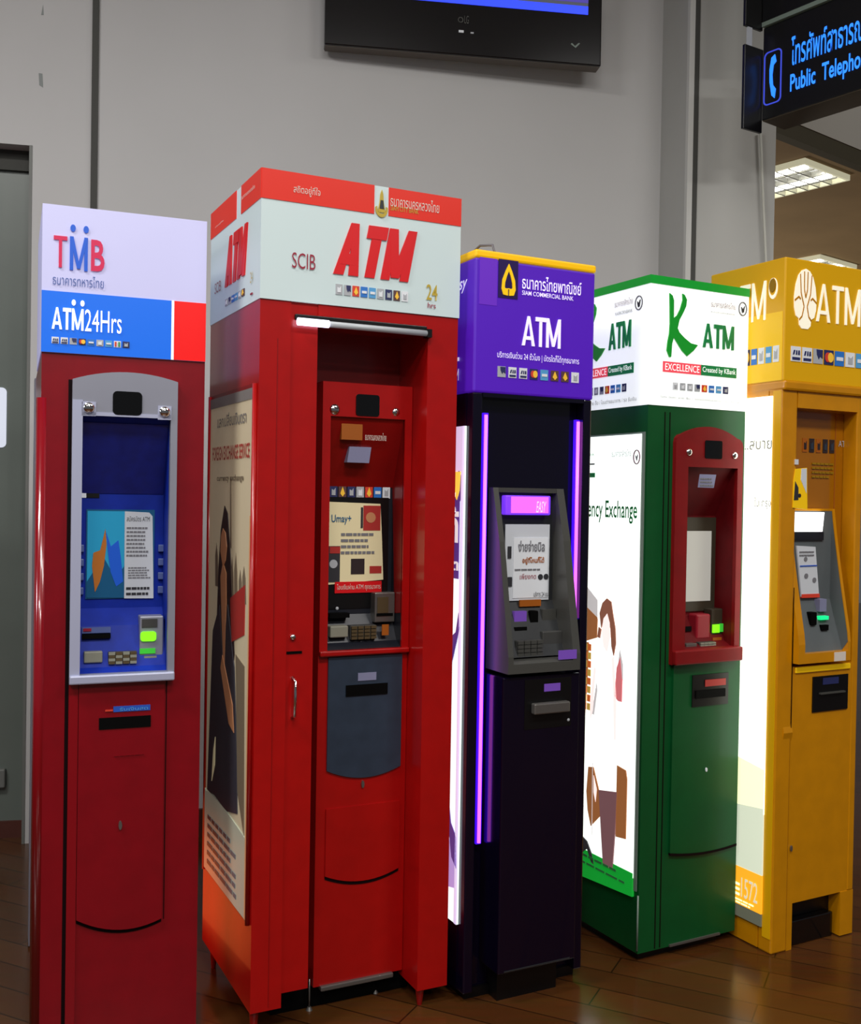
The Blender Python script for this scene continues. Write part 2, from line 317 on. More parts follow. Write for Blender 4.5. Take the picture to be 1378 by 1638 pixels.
# ================================================================ 1: dark red machine, far left
def machine_tmb():
    w, d, s, m, t = .426, .80, 1.867, 2.028, 2.255
    r = empty('cash_machine', (-1.030, 2.759, 0), .3806, 'dark red cash machine with white and blue header and silver arched surround, nearest the door', 'cash machine', GROUP)
    x0, z0 = (0.1032,1.0123); x1, z1 = (0.3320,1.7071)
    bm = bmesh.new(); dc = .13
    slabs(bm, 0, w, 0, s, x0, x1, z0, z1, 0, dc); abox(bm, 0, w, dc, d, 0, s)
    body = link('body', bm, 'tmb_red', r)
    # rounded, glossy corner strip running down the left edge
    bm = bmesh.new(); bmesh.ops.create_cone(bm, cap_ends=True, segments=24, radius1=.016, radius2=.016, depth=s-.12)
    bmesh.ops.translate(bm, verts=bm.verts, vec=(.004, .013, (s-.12)/2)); link('corner_post', bm, 'tmb_red_side', r, True)
    bm = bmesh.new(); abox(bm, w, w+.006, .16, d-.12, .06, .42)
    link('added_glow_panel', bm, 'added_warm_glow', r)  # added glowing panel, out of view, to light the next machine's lower side
    box('edge_sheen_strip', -.004, 0, d-.10, d, .01, s, 'silver', r)  # silver strip added for the bright reflection along the glossy side
    # header
    h = box('header', -.002, w, -.004, .49, s, t, 'tmb_white', r)
    f = F(-.004); xr = (0.3326,1.9626)[0]; xw = (0.3393,1.9632)[0]
    flat('blue_panel', f, rect((-.002, s), (xr, m)), 'tmb_blue', h)
    flat('white_strip', f, rect((xr, s), (xw, m)), 'lit_white', h)
    flat('red_panel', f, rect((xw, s), (w, m)), 'sign_red', h)
    block('T', f, (0.0264,2.0910), (0.0603,2.1736), 'tmb_mag', h, s=.2, b=.13); block('M', f, (0.0668,2.0868), (0.1120,2.1752), 'logo_blue', h, s=.26)
    text('B', f, (0.1202,2.0888), (0.1550,2.1724), 'tmb_mag', h, bold=.02)
    for p in ((0.0742,2.1975), (0.1072,2.1971)): flat('logo_dot', f, circle(p, .0068, 16, .0095), 'logo_blue', h, out=.0035)
    text('ธนาคารทหารไทย', f, (0.0250,2.0448), (0.1537,2.0737), 'text_blue', h)
    f2 = F(-.004)
    block('ATM', f2, (0.0237,1.9280), (0.1032,1.9850), 'lit_white', h, s=.25, b=.17, out=.005); text('24Hrs', f2, (0.1065,1.9270), (0.2007,1.9857), 'lit_white', h, out=.005)
    for p in ((0.0780,2.0010), (0.1000,2.0005)): flat('logo_dot', f, circle(p, .0052, 14, .008), 'lit_white', h, out=.005)
    icons(f, (0.0239,1.8902), (0.2221,1.9073), ['visa','visa','plus','mc','blue','grey','sky','jcb','dark'], h, out=.006)
    # silver surround with an arched top
    o0 = (0.0796,0.9983); xl, zl = (0.0771,1.7979); xrr, zr = (0.3501,1.8042); zb = (0.2192,0.9886)[1]
    n = 14; zap = (0.2159,1.8233)[1]; mid = (zl+zr)/2
    outer = arch(xl, xrr, zb, zl, zr, zap-mid, n)
    inner = [(x0, z0), (x1, z0)] + [(x1+(x0-x1)*i/n, z1) for i in range(n+1)]
    sur = ring('surround', F(0), outer, inner, 'silver', r, -.002, .022)
    flat('surround_bar', F(-.022), rect((xl, zb), (x0, (0.0882,1.7437)[1])), 'silver_light', sur)
    bm = bmesh.new(); abox(bm, xl, xrr, -.034, -.02, zb, z0, .004); link('sill', bm, 'silver_light', sur)
    flat('top_lip', F(-.022), rect((x0, z1-.004), (x1, z1+.006)), 'silver_light', sur)
    flat('camera_window', F(-.022), rrect((0.1791,1.7082), (0.2554,1.7714), .012), 'black_gloss', sur, out=.003)
    for p in ((0.1183,1.7237), (0.3152,1.7217)):
        flat('mirror_plate', F(-.022), rect((p[0]-.018, p[1]-.022), (p[0]+.018, p[1]+.016)), 'silver_light', sur, out=.002)
        ball('convex_mirror', (p[0], -.024, p[1]), .0155, 'chrome', sur)
    flat('seam', F(0), rect(((0.0676,1.3107)[0], .02), (xl, zl)), 'seam', r, out=.0012)
    flat('seam', F(0), rect(((0.3319,0.6179)[0], (0.3332,0.3224)[1]), ((0.3344,0.6177)[0], zb)), 'seam', r, out=.0012)
    flat('edge_strip', F(0), rect((xl, .02), ((0.1013,0.6394)[0], zb)), 'tmb_red_side', r, out=.006)
    # recessed blue customer panel
    za = (0.2269,1.4966)[1]; zs = (0.2281,1.1771)[1]
    prof = [(.0, z1), (.012, z1-.02), (.10, za), (.10, zs), (.06, (0.2244,1.1328)[1]), (.02, (0.2210,1.0245)[1]), (.0, z0)]
    bm = bmesh.new(); sheet(bm, prof, x0, x1)
    for x in (x0+.0005, x1-.0005): bm.faces.new([bm.verts.new((x, y, z)) for y, z in prof])
    pan = link('customer_panel', bm, 'mid_blue', r)
    bm = bmesh.new(); sheet(bm, [(.010, z1-.02), (.098, za)], x0+.002, x1-.002); link('visor', bm, 'deep_blue', pan)
    ff = F(.10)
    flat('label_plate', ff, rect((0.1058,1.4838), (0.1222,1.4996)), 'card_white', pan); flat('label_plate', ff, rect((0.1222,1.4841), (0.1568,1.5004)), 'black', pan)
    sc = flat('screen', ff, rect((0.1231,1.2035), (0.3071,1.4522)), 'cyan_dark', pan, out=.003)
    flat('poster_sky', ff, rect((0.1264,1.2069), (0.2254,1.4475)), 'cyan', sc, out=.004)
    flat('poster_sea', ff, [(0.1264,1.2069), (0.2263,1.2053), (0.2260,1.2949), (0.2026,1.2600), (0.1690,1.3213), (0.1263,1.2520)], 'cyan_dark', sc, out=.005)
    pg = [(0.2264,1.2035), (0.3064,1.2022), (0.3011,1.4344), (0.2917,1.4449), (0.2254,1.4475)]
    flat('poster_sheet', ff, pg, 'paper', sc, out=.005)
    flat('orange_fish', ff, [(0.1478,1.2222), (0.1393,1.2953), (0.1425,1.3318), (0.1606,1.3387), (0.1737,1.3980), (0.1772,1.3562), (0.1708,1.2951), (0.1609,1.2516)], 'fish_orange', sc, out=.0065)
    flat('blue_fish', ff, [(0.2044,1.2372), (0.1891,1.2776), (0.1806,1.3387), (0.1754,1.3910), (0.1889,1.3492), (0.2089,1.3668), (0.2158,1.3212), (0.2228,1.2510)], 'logo_blue', sc, out=.006)
    text('สมัครบัตร ATM', ff, (0.2306,1.4195), (0.2934,1.4343), 'print_dark', sc, out=.006)
    lines(ff, (0.2310,1.3212), (0.2918,1.4095), 8, 'print_grey', sc, out=.0065); lines(ff, (0.2363,1.2596), (0.2974,1.2945), 5, 'print_grey', sc, out=.0065); lines(ff, (0.2314,1.2122), (0.3011,1.2431), 2, 'print_dark', sc, out=.0065)
    for px in (130.5, 254.5):
        for k in range(4):
            cx, cz = ((.109 if px < 200 else .3265), (0.2275,1.3440)[1]+((0.2280,1.2263)[1]-(0.2275,1.3440)[1])*k/3)
            bm = bmesh.new(); abox(bm, cx-.0085, cx+.0085, .09, .10, cz-.010, cz+.010, .002); link('function_key', bm, 'key_blue', pan)
    flat('slot_label', F(.05), rect((0.1122,1.1147), (0.1871,1.1298)), 'key_blue', pan, out=.004, base=-.02); flat('slot_mark', F(.046), rect((0.1152,1.1202), (0.1362,1.1282)), 'maroon', pan, out=.002)
    flat('card_slot', F(.042), rect((0.1118,1.1004), (0.1865,1.1119)), 'slot', pan, out=.004, base=-.02)
    bm = bmesh.new(); p, q = (0.1161,1.0374), (0.1644,1.0680); abox(bm, p[0], q[0], .018, .05, p[1], q[1], .003); link('receipt_tray', bm, 'key_beige', pan)
    kp = None
    p, q = (0.1792,1.0315), (0.2549,1.0648)
    kp = box('keypad', p[0], q[0], .022, .055, p[1], q[1], 'key_dark', pan, .002)
    for i in range(4):
        for j in range(4):
            kx = p[0]+(q[0]-p[0])*(i+.5)/4; kz = p[1]+(q[1]-p[1])*(j+.5)/4
            box('key', kx-.0085, kx+.0085, .016, .024, kz-.0038, kz+.0038, 'key_beige' if (i+j) % 2 else 'key_brown', kp)
    p, q = (0.2628,1.0266), (0.3263,1.1587)
    cr = box('card_reader', p[0], q[0], .03, .08, p[1], q[1], 'silver', pan, .003)
    a, b = (0.2680,1.1283), (0.3098,1.1515); flat('reader_window', F(.03), rect(a, b), 'key_dark', cr)
    flat('green_light', F(.03), rrect((0.2648,1.0904), (0.3066,1.1168), .008), 'led_green', cr, out=.005)
    flat('green_light', F(.03), rect((0.2633,1.0558), (0.3051,1.0700)), 'led_dim', cr, out=.003)
    flat('reader_plate', F(.03), rect((0.2751,1.0294), (0.3086,1.0490)), 'key_beige', cr, out=.003)
    # lower door
    xa, xb = (0.1028,0.6392)[0], (0.3268,0.6184)[0]; zc = (0.1038,0.3525)[1]; zcr = (0.3281,0.3283)[1]; dip = (0.2054,0.3118)[1]
    n = 12; low = [(xa+(xb-xa)*i/n, zc+(zcr-zc)*i/n+(dip-(zc+zcr)/2)*4*(i/n)*(1-i/n)) for i in range(n+1)]
    dr = flat('lower_door', F(0), low+[(xb, zb-.004), (xa, zb-.004)], 'tmb_red', r, out=.010)
    bm = bmesh.new()
    for i in range(n): aprism(bm, F(0), [low[i], low[i+1], (low[i+1][0], low[i+1][1]-.012), (low[i][0], low[i][1]-.012)], 0, .0015)
    link('door_shadow_gap', bm, 'seam', r)
    fd = F(-.010)
    flat('slot_label', fd, rect((0.1918,0.9066), (0.2887,0.9217)), 'tag_blue', dr); text('รับเงินสด', fd, (0.2080,0.9091), (0.2820,0.9187), 'card_sky', dr); lines(fd, (0.1707,0.9095), (0.1901,0.9203), 1, 'card_red', dr, ragged=0)
    flat('cash_slot', fd, rect((0.1548,0.8613), (0.2905,0.8924)), 'slot', dr)
    p = (0.2133,0.5982); flat('keyhole', fd, circle(p, .0045, 12, .012), 'steel', dr, out=.006)
    lines(fd, (0.1955,0.7873), (0.2793,0.7899), 1, 'tmb_red_side', dr, name='scratch', ragged=.1)
    return r
machine_tmb()

# ================================================================ 2: tall red machine
def machine_scib():
    w, d, s, m, t = .6026, .532, 2.0306, 2.2997, 2.3804
    r = empty('cash_machine', (-.469, 2.832, 0), .4565, 'tallest bright red cash machine, large red letters on white header, woman poster on side', 'cash machine', GROUP)
    xl = (0.1665,1.4879)[0]; xr = (0.5048,1.5083)[0]; zt = (0.0989,1.9867)[1]; dc = .20
    bl = .085; bi = (0.1289,0.1234)[1]; br = .050; xp = (0.0878,0.0998)[0]
    bm = bmesh.new()
    abox(bm, 0, xp, 0, dc, bl, s); abox(bm, xp, xl, .004, dc, bi, s); abox(bm, xr, w, 0, dc, br, s)
    abox(bm, xl, xr, 0, dc, zt, s); abox(bm, 0, w, dc, d, bl, s)
    link('body', bm, 'red_body', r)
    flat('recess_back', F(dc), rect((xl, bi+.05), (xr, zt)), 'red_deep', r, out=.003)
    # header
    h = box('header', -.002, w+.002, -.004, d, s, t, 'scib_white', r)
    f = F(-.004); lf = L(-.002); W2 = w+.002
    g0 = (0.3266,2.3312)[0]; g1 = (0.3710,2.3305)[0]
    flat('red_band', f, rect((-.002, m), (g0, t)), 'red_band', h); flat('red_band', f, rect((g1, m), (W2, t)), 'red_band', h)
    a, b = (0.2397,2.3071)[0], (0.1879,2.3046)[0]
    flat('red_band', lf, rect((d, m), (a, t)), 'red_band', h); flat('red_band', lf, rect((b, m), (-.004, t)), 'red_band', h)
    # emblem between the bands: a small standing figure in a green crescent
    ec = (0.3488,2.3282); flat('emblem_figure', f, [(ec[0]-.012, ec[1]-.022), (ec[0]+.012, ec[1]-.022), (ec[0]+.006, ec[1]+.008), (ec[0]+.004, ec[1]+.03), (ec[0], ec[1]+.042), (ec[0]-.004, ec[1]+.03), (ec[0]-.006, ec[1]+.008)], 'gold', h, out=.004)
    flat('emblem_core', f, [(ec[0]-.007, ec[1]-.012), (ec[0]+.007, ec[1]-.012), (ec[0]+.004, ec[1]+.012), (ec[0]-.004, ec[1]+.012)], 'print_dark', h, out=.005)
    crescent = [(ec[0]+.019*math.cos(math.radians(k)), ec[1]-.012+.024*math.sin(math.radians(k))) for k in range(170, 371, 20)]
    crescent += [(ec[0]+.014*math.cos(math.radians(k)), ec[1]-.008+.018*math.sin(math.radians(k))) for k in range(370, 169, -20)]
    flat('emblem_crescent', f, crescent, 'gold', h, out=.004)
    text('สถิตอยู่ที่ใจ', f, (0.0872,2.3196), (0.1643,2.3480), 'off_white', h); text('ธนาคารนครหลวงไทย', f, (0.3759,2.3278), (0.5305,2.3614), 'off_white', h)
    text('SIAM CITY BANK', f, (0.3762,2.3163), (0.4646,2.3296), 'gold', h)
    block('ATM', f, (0.2056,2.1179), (0.4621,2.2651), 'scib_red', h, s=.42, b=.25, shear=.38, gap=.05); text('SCIB', f, (0.0857,2.1207), (0.1533,2.1633), 'maroon', h)
    icons(f, (0.2142,2.0618), (0.4360,2.0907), ['grey','plus','orange','blue','sky','grey','dark','gold','white'], h)
    text('24', f, (0.4943,2.0738), (0.5298,2.1190), 'gold', h, bold=.01); text('hrs', f, (0.4989,2.0508), (0.5249,2.0663), 'maroon', h, bold=.01)
    block('ATM', lf, (0.3499,2.1181), (0.1166,2.2609), 'scib_red', h, s=.42, b=.25, shear=.38, gap=.05); text('SCIB', lf, (0.4660,2.1173), (0.3947,2.1499), 'maroon', h)
    icons(lf, (0.3462,2.0614), (0.1425,2.0816), ['grey','plus','blue','sky','grey','gold'], h); text('24', lf, (0.0816,2.0841), (0.0597,2.1149), 'gold', h); lines(lf, (0.0796,2.0509), (0.0594,2.0616), 1, 'maroon', h, ragged=0)
    text('สถิตอยู่ที่ใจ', lf, (0.4721,2.3215), (0.3740,2.3272), 'off_white', h); text('ธนาคารนครหลวงไทย', lf, (0.1772,2.3378), (0.0475,2.3502), 'off_white', h)
    # fluorescent batten under the header
    q0, q1 = (0.1027,1.9753), (0.4945,1.9757); xa = q0[0]; xe = q1[0]; za = (q0[1]+q1[1])/2
    hs = box('lamp_housing', xa-.004, xe+.006, -.004, .03, za+.006, za+.022, 'black', r, .003)
    tube('strip_lamp', [(xa+.09, -.012, za), (xe, -.012, za)], .0085, 'tube_dull', hs)
    tube('lamp_glow_end', [(xa, -.012, za), (xa+.02, -.012, za), (xa+.09, -.012, za)], .0105, 'tube_lamp', hs)
    box('lamp_cap', xe, xe+.014, -.02, .01, za-.012, za+.012, 'black', hs)
    # left pillar details: seam, lock, slot, bar handle
    flat('seam', F(0), rect(((0.0511,1.3099)[0]-.0015, bl+.01), ((0.0511,1.3099)[0]+.0005, zt-.06)), 'red_deep', r, out=.001)
    p = (0.1066,1.1097); ball('lock', (p[0], -.001, p[1]), .008, 'chrome', r); flat('slot', F(.004), rect((0.0895,1.0631), (0.1344,1.0699)), 'slot', r)
    p, q = (0.1087,0.9973), (0.1108,0.8864); tube('bar_handle', [(p[0], .004, p[1]), (p[0], -.018, p[1]-.008), (p[0], -.02, (p[1]+q[1])/2), (p[0], -.018, q[1]+.008), (p[0], .004, q[1])], .0045, 'chrome', r)
    # dispenser unit standing back between the pillars
    D = .105
    X0 = (0.2195,1.3978)[0]; X1 = (0.5036,1.4113)[0]; ZT = (0.3430,1.8304)[1]; ZB = (0.3691,0.0708)[1]; ZM = (0.3591,1.0428)[1]
    x0 = (0.2444,1.3990)[0]; x1 = (0.4809,1.3162)[0]; z1 = (0.3450,1.7314)[1]; z0 = (0.3590,1.0511)[1]
    bm = bmesh.new(); slabs(bm, X0, X1, ZB, ZT, x0, x1, z0, z1, D, dc); u = link('dispenser_unit', bm, 'red_body', r)
    ring('front_rim', F(D), rect((X0, ZM-.004), (X1, ZT)), rect((x0, z0), (x1, z1)), 'red_body', u, -.001, .008)
    fr = F(D)
    flat('camera_window', fr, rrect((0.3213,1.7365), (0.3954,1.7991), .008), 'black_gloss', u, out=.011, base=-.004)
    for p, k in (((0.2567,1.7503), .0175), ((0.4510,1.7526), .014)): ball('convex_mirror', (p[0], D-.004, p[1]), k, 'chrome', u)
    dp = .075; B2 = D+dp
    zk = (0.3801,1.5282)[1]; zl = (0.3880,1.1457)[1]
    prof = [(D, z1), (B2, zk), (B2, zl), (D+.03, (0.3689,1.0677)[1]), (D, z0)]
    bm = bmesh.new(); sheet(bm, prof, x0, x1)
    for x in (x0+.0005, x1-.0005): bm.faces.new([bm.verts.new((x, y, z_)) for y, z_ in prof])
    pan = link('customer_panel', bm, 'charcoal', u)
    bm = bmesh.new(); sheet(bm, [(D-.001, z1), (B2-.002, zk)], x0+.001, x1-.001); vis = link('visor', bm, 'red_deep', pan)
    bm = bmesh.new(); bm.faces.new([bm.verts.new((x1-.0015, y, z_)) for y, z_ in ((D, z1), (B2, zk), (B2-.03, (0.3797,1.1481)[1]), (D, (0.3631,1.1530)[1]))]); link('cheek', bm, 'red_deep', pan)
    dm = .125; fv = F(dm)   # plates on the sloping visor
    flat('gold_sticker', F(.115), rect((0.2836,1.6657), (0.3495,1.7157)), 'sticker_gold', vis, out=.004, base=-.01); text('ธนาคารนครหลวงไทย', F(.115), (0.3584,1.6666), (0.4263,1.6891), 'off_white', vis)
    flat('grey_plate', F(.13), [(0.3084,1.6000), (0.3781,1.5997), (0.3851,1.6469), (0.3154,1.6467)], 'tag_lav', vis, out=.004, base=-.02)
    fb = F(B2)
    icons(fb, (0.2746,1.4953), (0.4707,1.5322), ['dark','gold','dark','grey','orange','blue','white'], pan, gap=.15)
    bz = flat('screen_bezel', fb, rect((0.2634,1.1629), (0.4672,1.4975)), 'black', pan, out=.003)
    po = flat('paper_poster', fb, [(0.2639,1.2357), (0.4517,1.2480), (0.4447,1.3854), (0.4386,1.4786), (0.2591,1.4832)], 'paper_cream', bz, out=.005)
    text('Umay+', fb, (0.2801,1.4154), (0.3434,1.4449), 'cyan_dark', bz, out=.007, bold=.01)
    flat('photo', fb, rect((0.3828,1.3978), (0.4387,1.4729)), 'poster_red', bz, out=.0065); flat('photo_detail', fb, rect((0.3745,1.4050), (0.3814,1.4678)), 'print_dark', bz, out=.0065); flat('photo_detail', fb, circle((0.4065,1.4369), .016, 14), 'poster_skin', bz, out=.0075)
    lines(fb, (0.3117,1.3269), (0.4258,1.3998), 4, 'print_grey', bz, out=.007)
    flat('photo', fb, rect((0.2618,1.2431), (0.3092,1.3512)), 'print_dark', bz, out=.0065); flat('photo_detail', fb, circle((0.2884,1.2980), .013, 14), 'card_grey', bz, out=.0075); flat('photo_detail', fb, rect((0.2759,1.3293), (0.3092,1.3494)), 'poster_red', bz, out=.0075)
    flat('dark_square', fb, rect((0.3450,1.2660), (0.3886,1.3127)), 'hair', bz, out=.0065); flat('red_tag', fb, rect((0.4059,1.2677), (0.4446,1.2899)), 'poster_red', bz, out=.0065)
    flat('red_banner', fb, rect((0.2941,1.2102), (0.4456,1.2440)), 'scib_red', bz, out=.007); text('โอนเงินผ่าน ATM ทุกธนาคาร', fb, (0.2999,1.2159), (0.4415,1.2381), 'off_white', bz, out=.009)
    a, b = (0.4126,1.1214), (0.4787,1.2116); cr = box('card_reader', a[0], b[0], .145, .19, a[1], b[1], 'steel', pan, .003)
    flat('reader_window', F(.145), rect((0.4202,1.1499), (0.4562,1.1978)), 'key_brown', cr); flat('reader_slot', F(.145), rect((0.4184,1.1404), (0.4717,1.1486)), 'slot', cr)
    flat('card_slot', F(.155), rect((0.2703,1.1388), (0.3333,1.1526)), 'slot', pan, out=.006, base=-.02); ball('indicator', ((0.2992,1.1658)[0], .165, (0.2992,1.1658)[1]), .005, 'card_grey', pan)
    a, b = (0.2639,1.0843), (0.3201,1.1178); box('receipt_tray', a[0], b[0], .125, .16, a[1], b[1], 'key_beige', pan, .003)
    a, b = (0.3289,1.0752), (0.4123,1.1166); kp = box('keypad', a[0], b[0], .13, .16, a[1], b[1], 'key_dark', pan, .002)
    for i in range(4):
        for j in range(4):
            kx = a[0]+(b[0]-a[0])*(i+.5)/4; kz = a[1]+(b[1]-a[1])*(j+.5)/4
            box('key', kx-.0085, kx+.0085, .124, .132, kz-.004, kz+.004, 'key_brown', kp)
    flat('orange_light', F(.13), rect((0.4293,1.0847), (0.4511,1.1169)), 'sticker_gold', pan, out=.004)
    box('divider_bar', X0, X1, D-.018, D, (0.3572,1.0352)[1], z0, 'red_body', u, .004)
    # slate lower panel with a curved bottom edge
    xa, xb = (0.2495,0.9438)[0], (0.4848,0.9394)[0]; zc, zd, ze = (0.2505,0.7006)[1], (0.3668,0.6702)[1], (0.4818,0.6938)[1]
    n = 12; low = [(xa+(xb-xa)*i/n, zc+(ze-zc)*i/n+(zd-(zc+ze)/2)*4*(i/n)*(1-i/n)) for i in range(n+1)]
    pn = flat('lower_panel', fr, low+[(xb, (0.3594,1.0307)[1]), (xa, (0.3594,1.0307)[1])], 'slate', u, out=.006)
    f3 = F(D-.006)
    flat('label_plate', f3, rect((0.3420,0.9578), (0.4003,0.9810)), 'tag_lav', pn); flat('cash_slot', f3, rect((0.3045,0.9143), (0.4374,0.9468)), 'slot', pn, out=.003)
    p = (0.3644,0.6498); flat('keyhole', fr, circle(p, .0045, 12, .011), 'steel', u, out=.005)
    zc, zd, ze = (0.2565,0.3922)[1], (0.3432,0.3632)[1], (0.4781,0.3855)[1]
    low = [(xa+(xb-xa)*i/n, zc+(ze-zc)*i/n+(zd-(zc+ze)/2)*4*(i/n)*(1-i/n)) for i in range(n+1)]
    flat('safe_door', fr, low+[(xb, (0.3685,0.5881)[1]), (xa, (0.3685,0.5881)[1])], 'red_body', u, out=.005)
    bm = bmesh.new()
    for i in range(n): aprism(bm, fr, [low[i], low[i+1], (low[i+1][0], low[i+1][1]-.010), (low[i][0], low[i][1]-.010)], 0, .002)
    link('door_gap', bm, 'seam', u)
    box('sill_strip', X0+.02, (0.4702,0.0719)[0], D-.012, D+.02, ZB-.012, ZB+.002, 'steel', u, .003)
    # levelling feet and the dark plinth in shadow
    for lx, ly in (((0.2137,0.0668)[0], .07), ((0.4317,0.0441)[0], .09)):
        tube('levelling_foot', [(lx, ly+.05, .005), (lx, ly+.05, ZB+.02)], .0025, 'steel', r); bm = bmesh.new(); bmesh.ops.create_cone(bm, cap_ends=True, segments=14, radius1=.010, radius2=.005, depth=.010); bmesh.ops.translate(bm, verts=bm.verts, vec=(lx, ly+.05, .005)); link('foot_pad', bm, 'steel', r)
    box('plinth', .10, w-.07, .135, d-.03, 0, br+.012, 'slot', r)
    for lx, ly, zt_ in ((.02, .03, bl), (xr+.018, .02, br), (w-.03, d-.03, bl), (.03, d-.03, bl)):
        bm = bmesh.new(); bmesh.ops.create_cone(bm, cap_ends=True, segments=14, radius1=.007, radius2=.014, depth=zt_+.002); bmesh.ops.translate(bm, verts=bm.verts, vec=(lx, ly, zt_/2)); link('support_foot', bm, 'red_deep', r)
    # advertising case on the left side
    z0, z1 = .345, (0.2468,1.7924)[1]; u1 = (0.0310,0.9623)[0]; u0 = (0.4888,1.7777)[0]
    z0 = (0.0588,0.3325)[1]; 
    cs = flat('poster_case', L(0), rect((u0+.012, z0-.01), (u1-.012, z1+.012)), 'red_deep', r, out=.004)
    po = flat('poster', L(0), rect((u0, z0), (u1, z1)), 'poster_cream', cs, out=.006)
    lf = L(0)
    flat('poster_band', lf, rect((u0, z1-.03), (u1, z1)), 'poster_grey', cs, out=.008)
    text('แลกเปลี่ยนเงินตรา', lf, (0.4014,1.7000), (0.0907,1.7401), 'poster_grey', cs, out=.008, bold=.02); text('FOREIGN EXCHANGE SERVICE', lf, (0.4543,1.6015), (0.0547,1.6434), 'poster_red', cs, out=.008, bold=.02)
    text('currency exchange', lf, (0.3978,1.5341), (0.1101,1.5573), 'tower', cs, out=.008, bold=.03)
    P = lambda *q: list(q)
    flat('printed_pole', lf, P((0.2383,1.3439), (0.2250,1.3447), (0.2411,1.5444), (0.2478,1.5444)), 'tower', cs, out=.008)
    flat('printed_hair', lf, P((0.3907,0.7607), (0.3816,1.0681), (0.3664,1.2788), (0.3452,1.3935), (0.3077,1.4660), (0.2717,1.4430), (0.2371,1.3257), (0.2081,1.1829), (0.1795,1.0424), (0.2118,0.9284), (0.2547,0.7545)), 'hair', cs, out=.008)
    flat('printed_face', lf, P((0.3409,1.3279), (0.3369,1.3751), (0.3173,1.3985), (0.2887,1.3869), (0.2723,1.3454), (0.2833,1.3040), (0.3098,1.2834)), 'poster_skin', cs, out=.0095)
    flat('printed_neck', lf, P((0.3235,1.1699), (0.3360,1.2531), (0.3107,1.2982), (0.2741,1.2678), (0.2682,1.1761), (0.2801,0.9341)), 'poster_skin', cs, out=.0095)
    flat('printed_suit', lf, P((0.4622,0.5822), (0.4366,0.8861), (0.4196,1.0821), (0.3447,1.1675), (0.2987,1.0052), (0.2547,1.1777), (0.1772,1.0068), (0.1446,0.7984), (0.1256,0.5987), (0.2296,0.5773)), 'suit', cs, out=.009)
    flat('printed_hand', lf, P((0.3184,0.9833), (0.2999,1.0236), (0.1834,0.8976), (0.1654,0.8205), (0.2192,0.8359)), 'poster_skin', cs, out=.0105)
    flat('printed_cuff', lf, P((0.4039,0.6230), (0.3882,0.7230), (0.3689,0.7656), (0.3706,0.6795)), 'paper_cream', cs, out=.0105)
    for q0, q1 in (((0.2052,1.1380), (0.2168,1.3198)), ((0.1675,1.1606), (0.1783,1.3333)), ((0.1237,1.1747), (0.1309,1.2889)), ((0.0878,1.1964), (0.0942,1.3006)), ((0.3844,1.2203), (0.3932,1.3530))):
        hw = .018; zm = q0[1]+(q1[1]-q0[1])*.7
        flat('printed_tower', lf, [(q0[0]+hw, q0[1]), (q0[0]-hw, q0[1]), (q1[0]-hw*.8, zm), q1, (q1[0]+hw*.8, zm)], 'tower', cs, out=.0075)
    flat('printed_roof', lf, P((0.2078,1.0742), (0.0824,1.1098), (0.0788,1.2497), (0.2290,1.1988)), 'poster_red', cs, out=.0085)
    flat('printed_crowd', lf, P((0.1295,0.6598), (0.0605,0.5568), (0.0771,1.0234), (0.1666,1.0444)), 'tower', cs, out=.0076)
    flat('poster_foot', lf, [(u0, z0), (u1, z0), (u1, (0.0725,0.5531)[1]), (0.1171,0.5640), (0.2363,0.5754), (0.3792,0.5874), (0.4772,0.5742), (u0, (0.4776,0.5800)[1])], 'poster_foot', cs, out=.009)
    lines(lf, (0.4470,0.3581), (0.1083,0.5242), 6, 'print_grey', cs, out=.0105)
    for ue in (u0+.010, u1-.010):
        bm = bmesh.new(); bmesh.ops.create_cone(bm, cap_ends=True, segments=14, radius1=.007, radius2=.007, depth=z1-z0+.02); bmesh.ops.translate(bm, verts=bm.verts, vec=(-.005, ue, (z0+z1)/2)); link('case_rail', bm, 'red_body', cs, True)
    flat('poster_edge', lf, rect((u1+.010, z0), (u1-.002, z1-.35)), 'poster_edge', cs, out=.0095)
    return r
machine_scib()

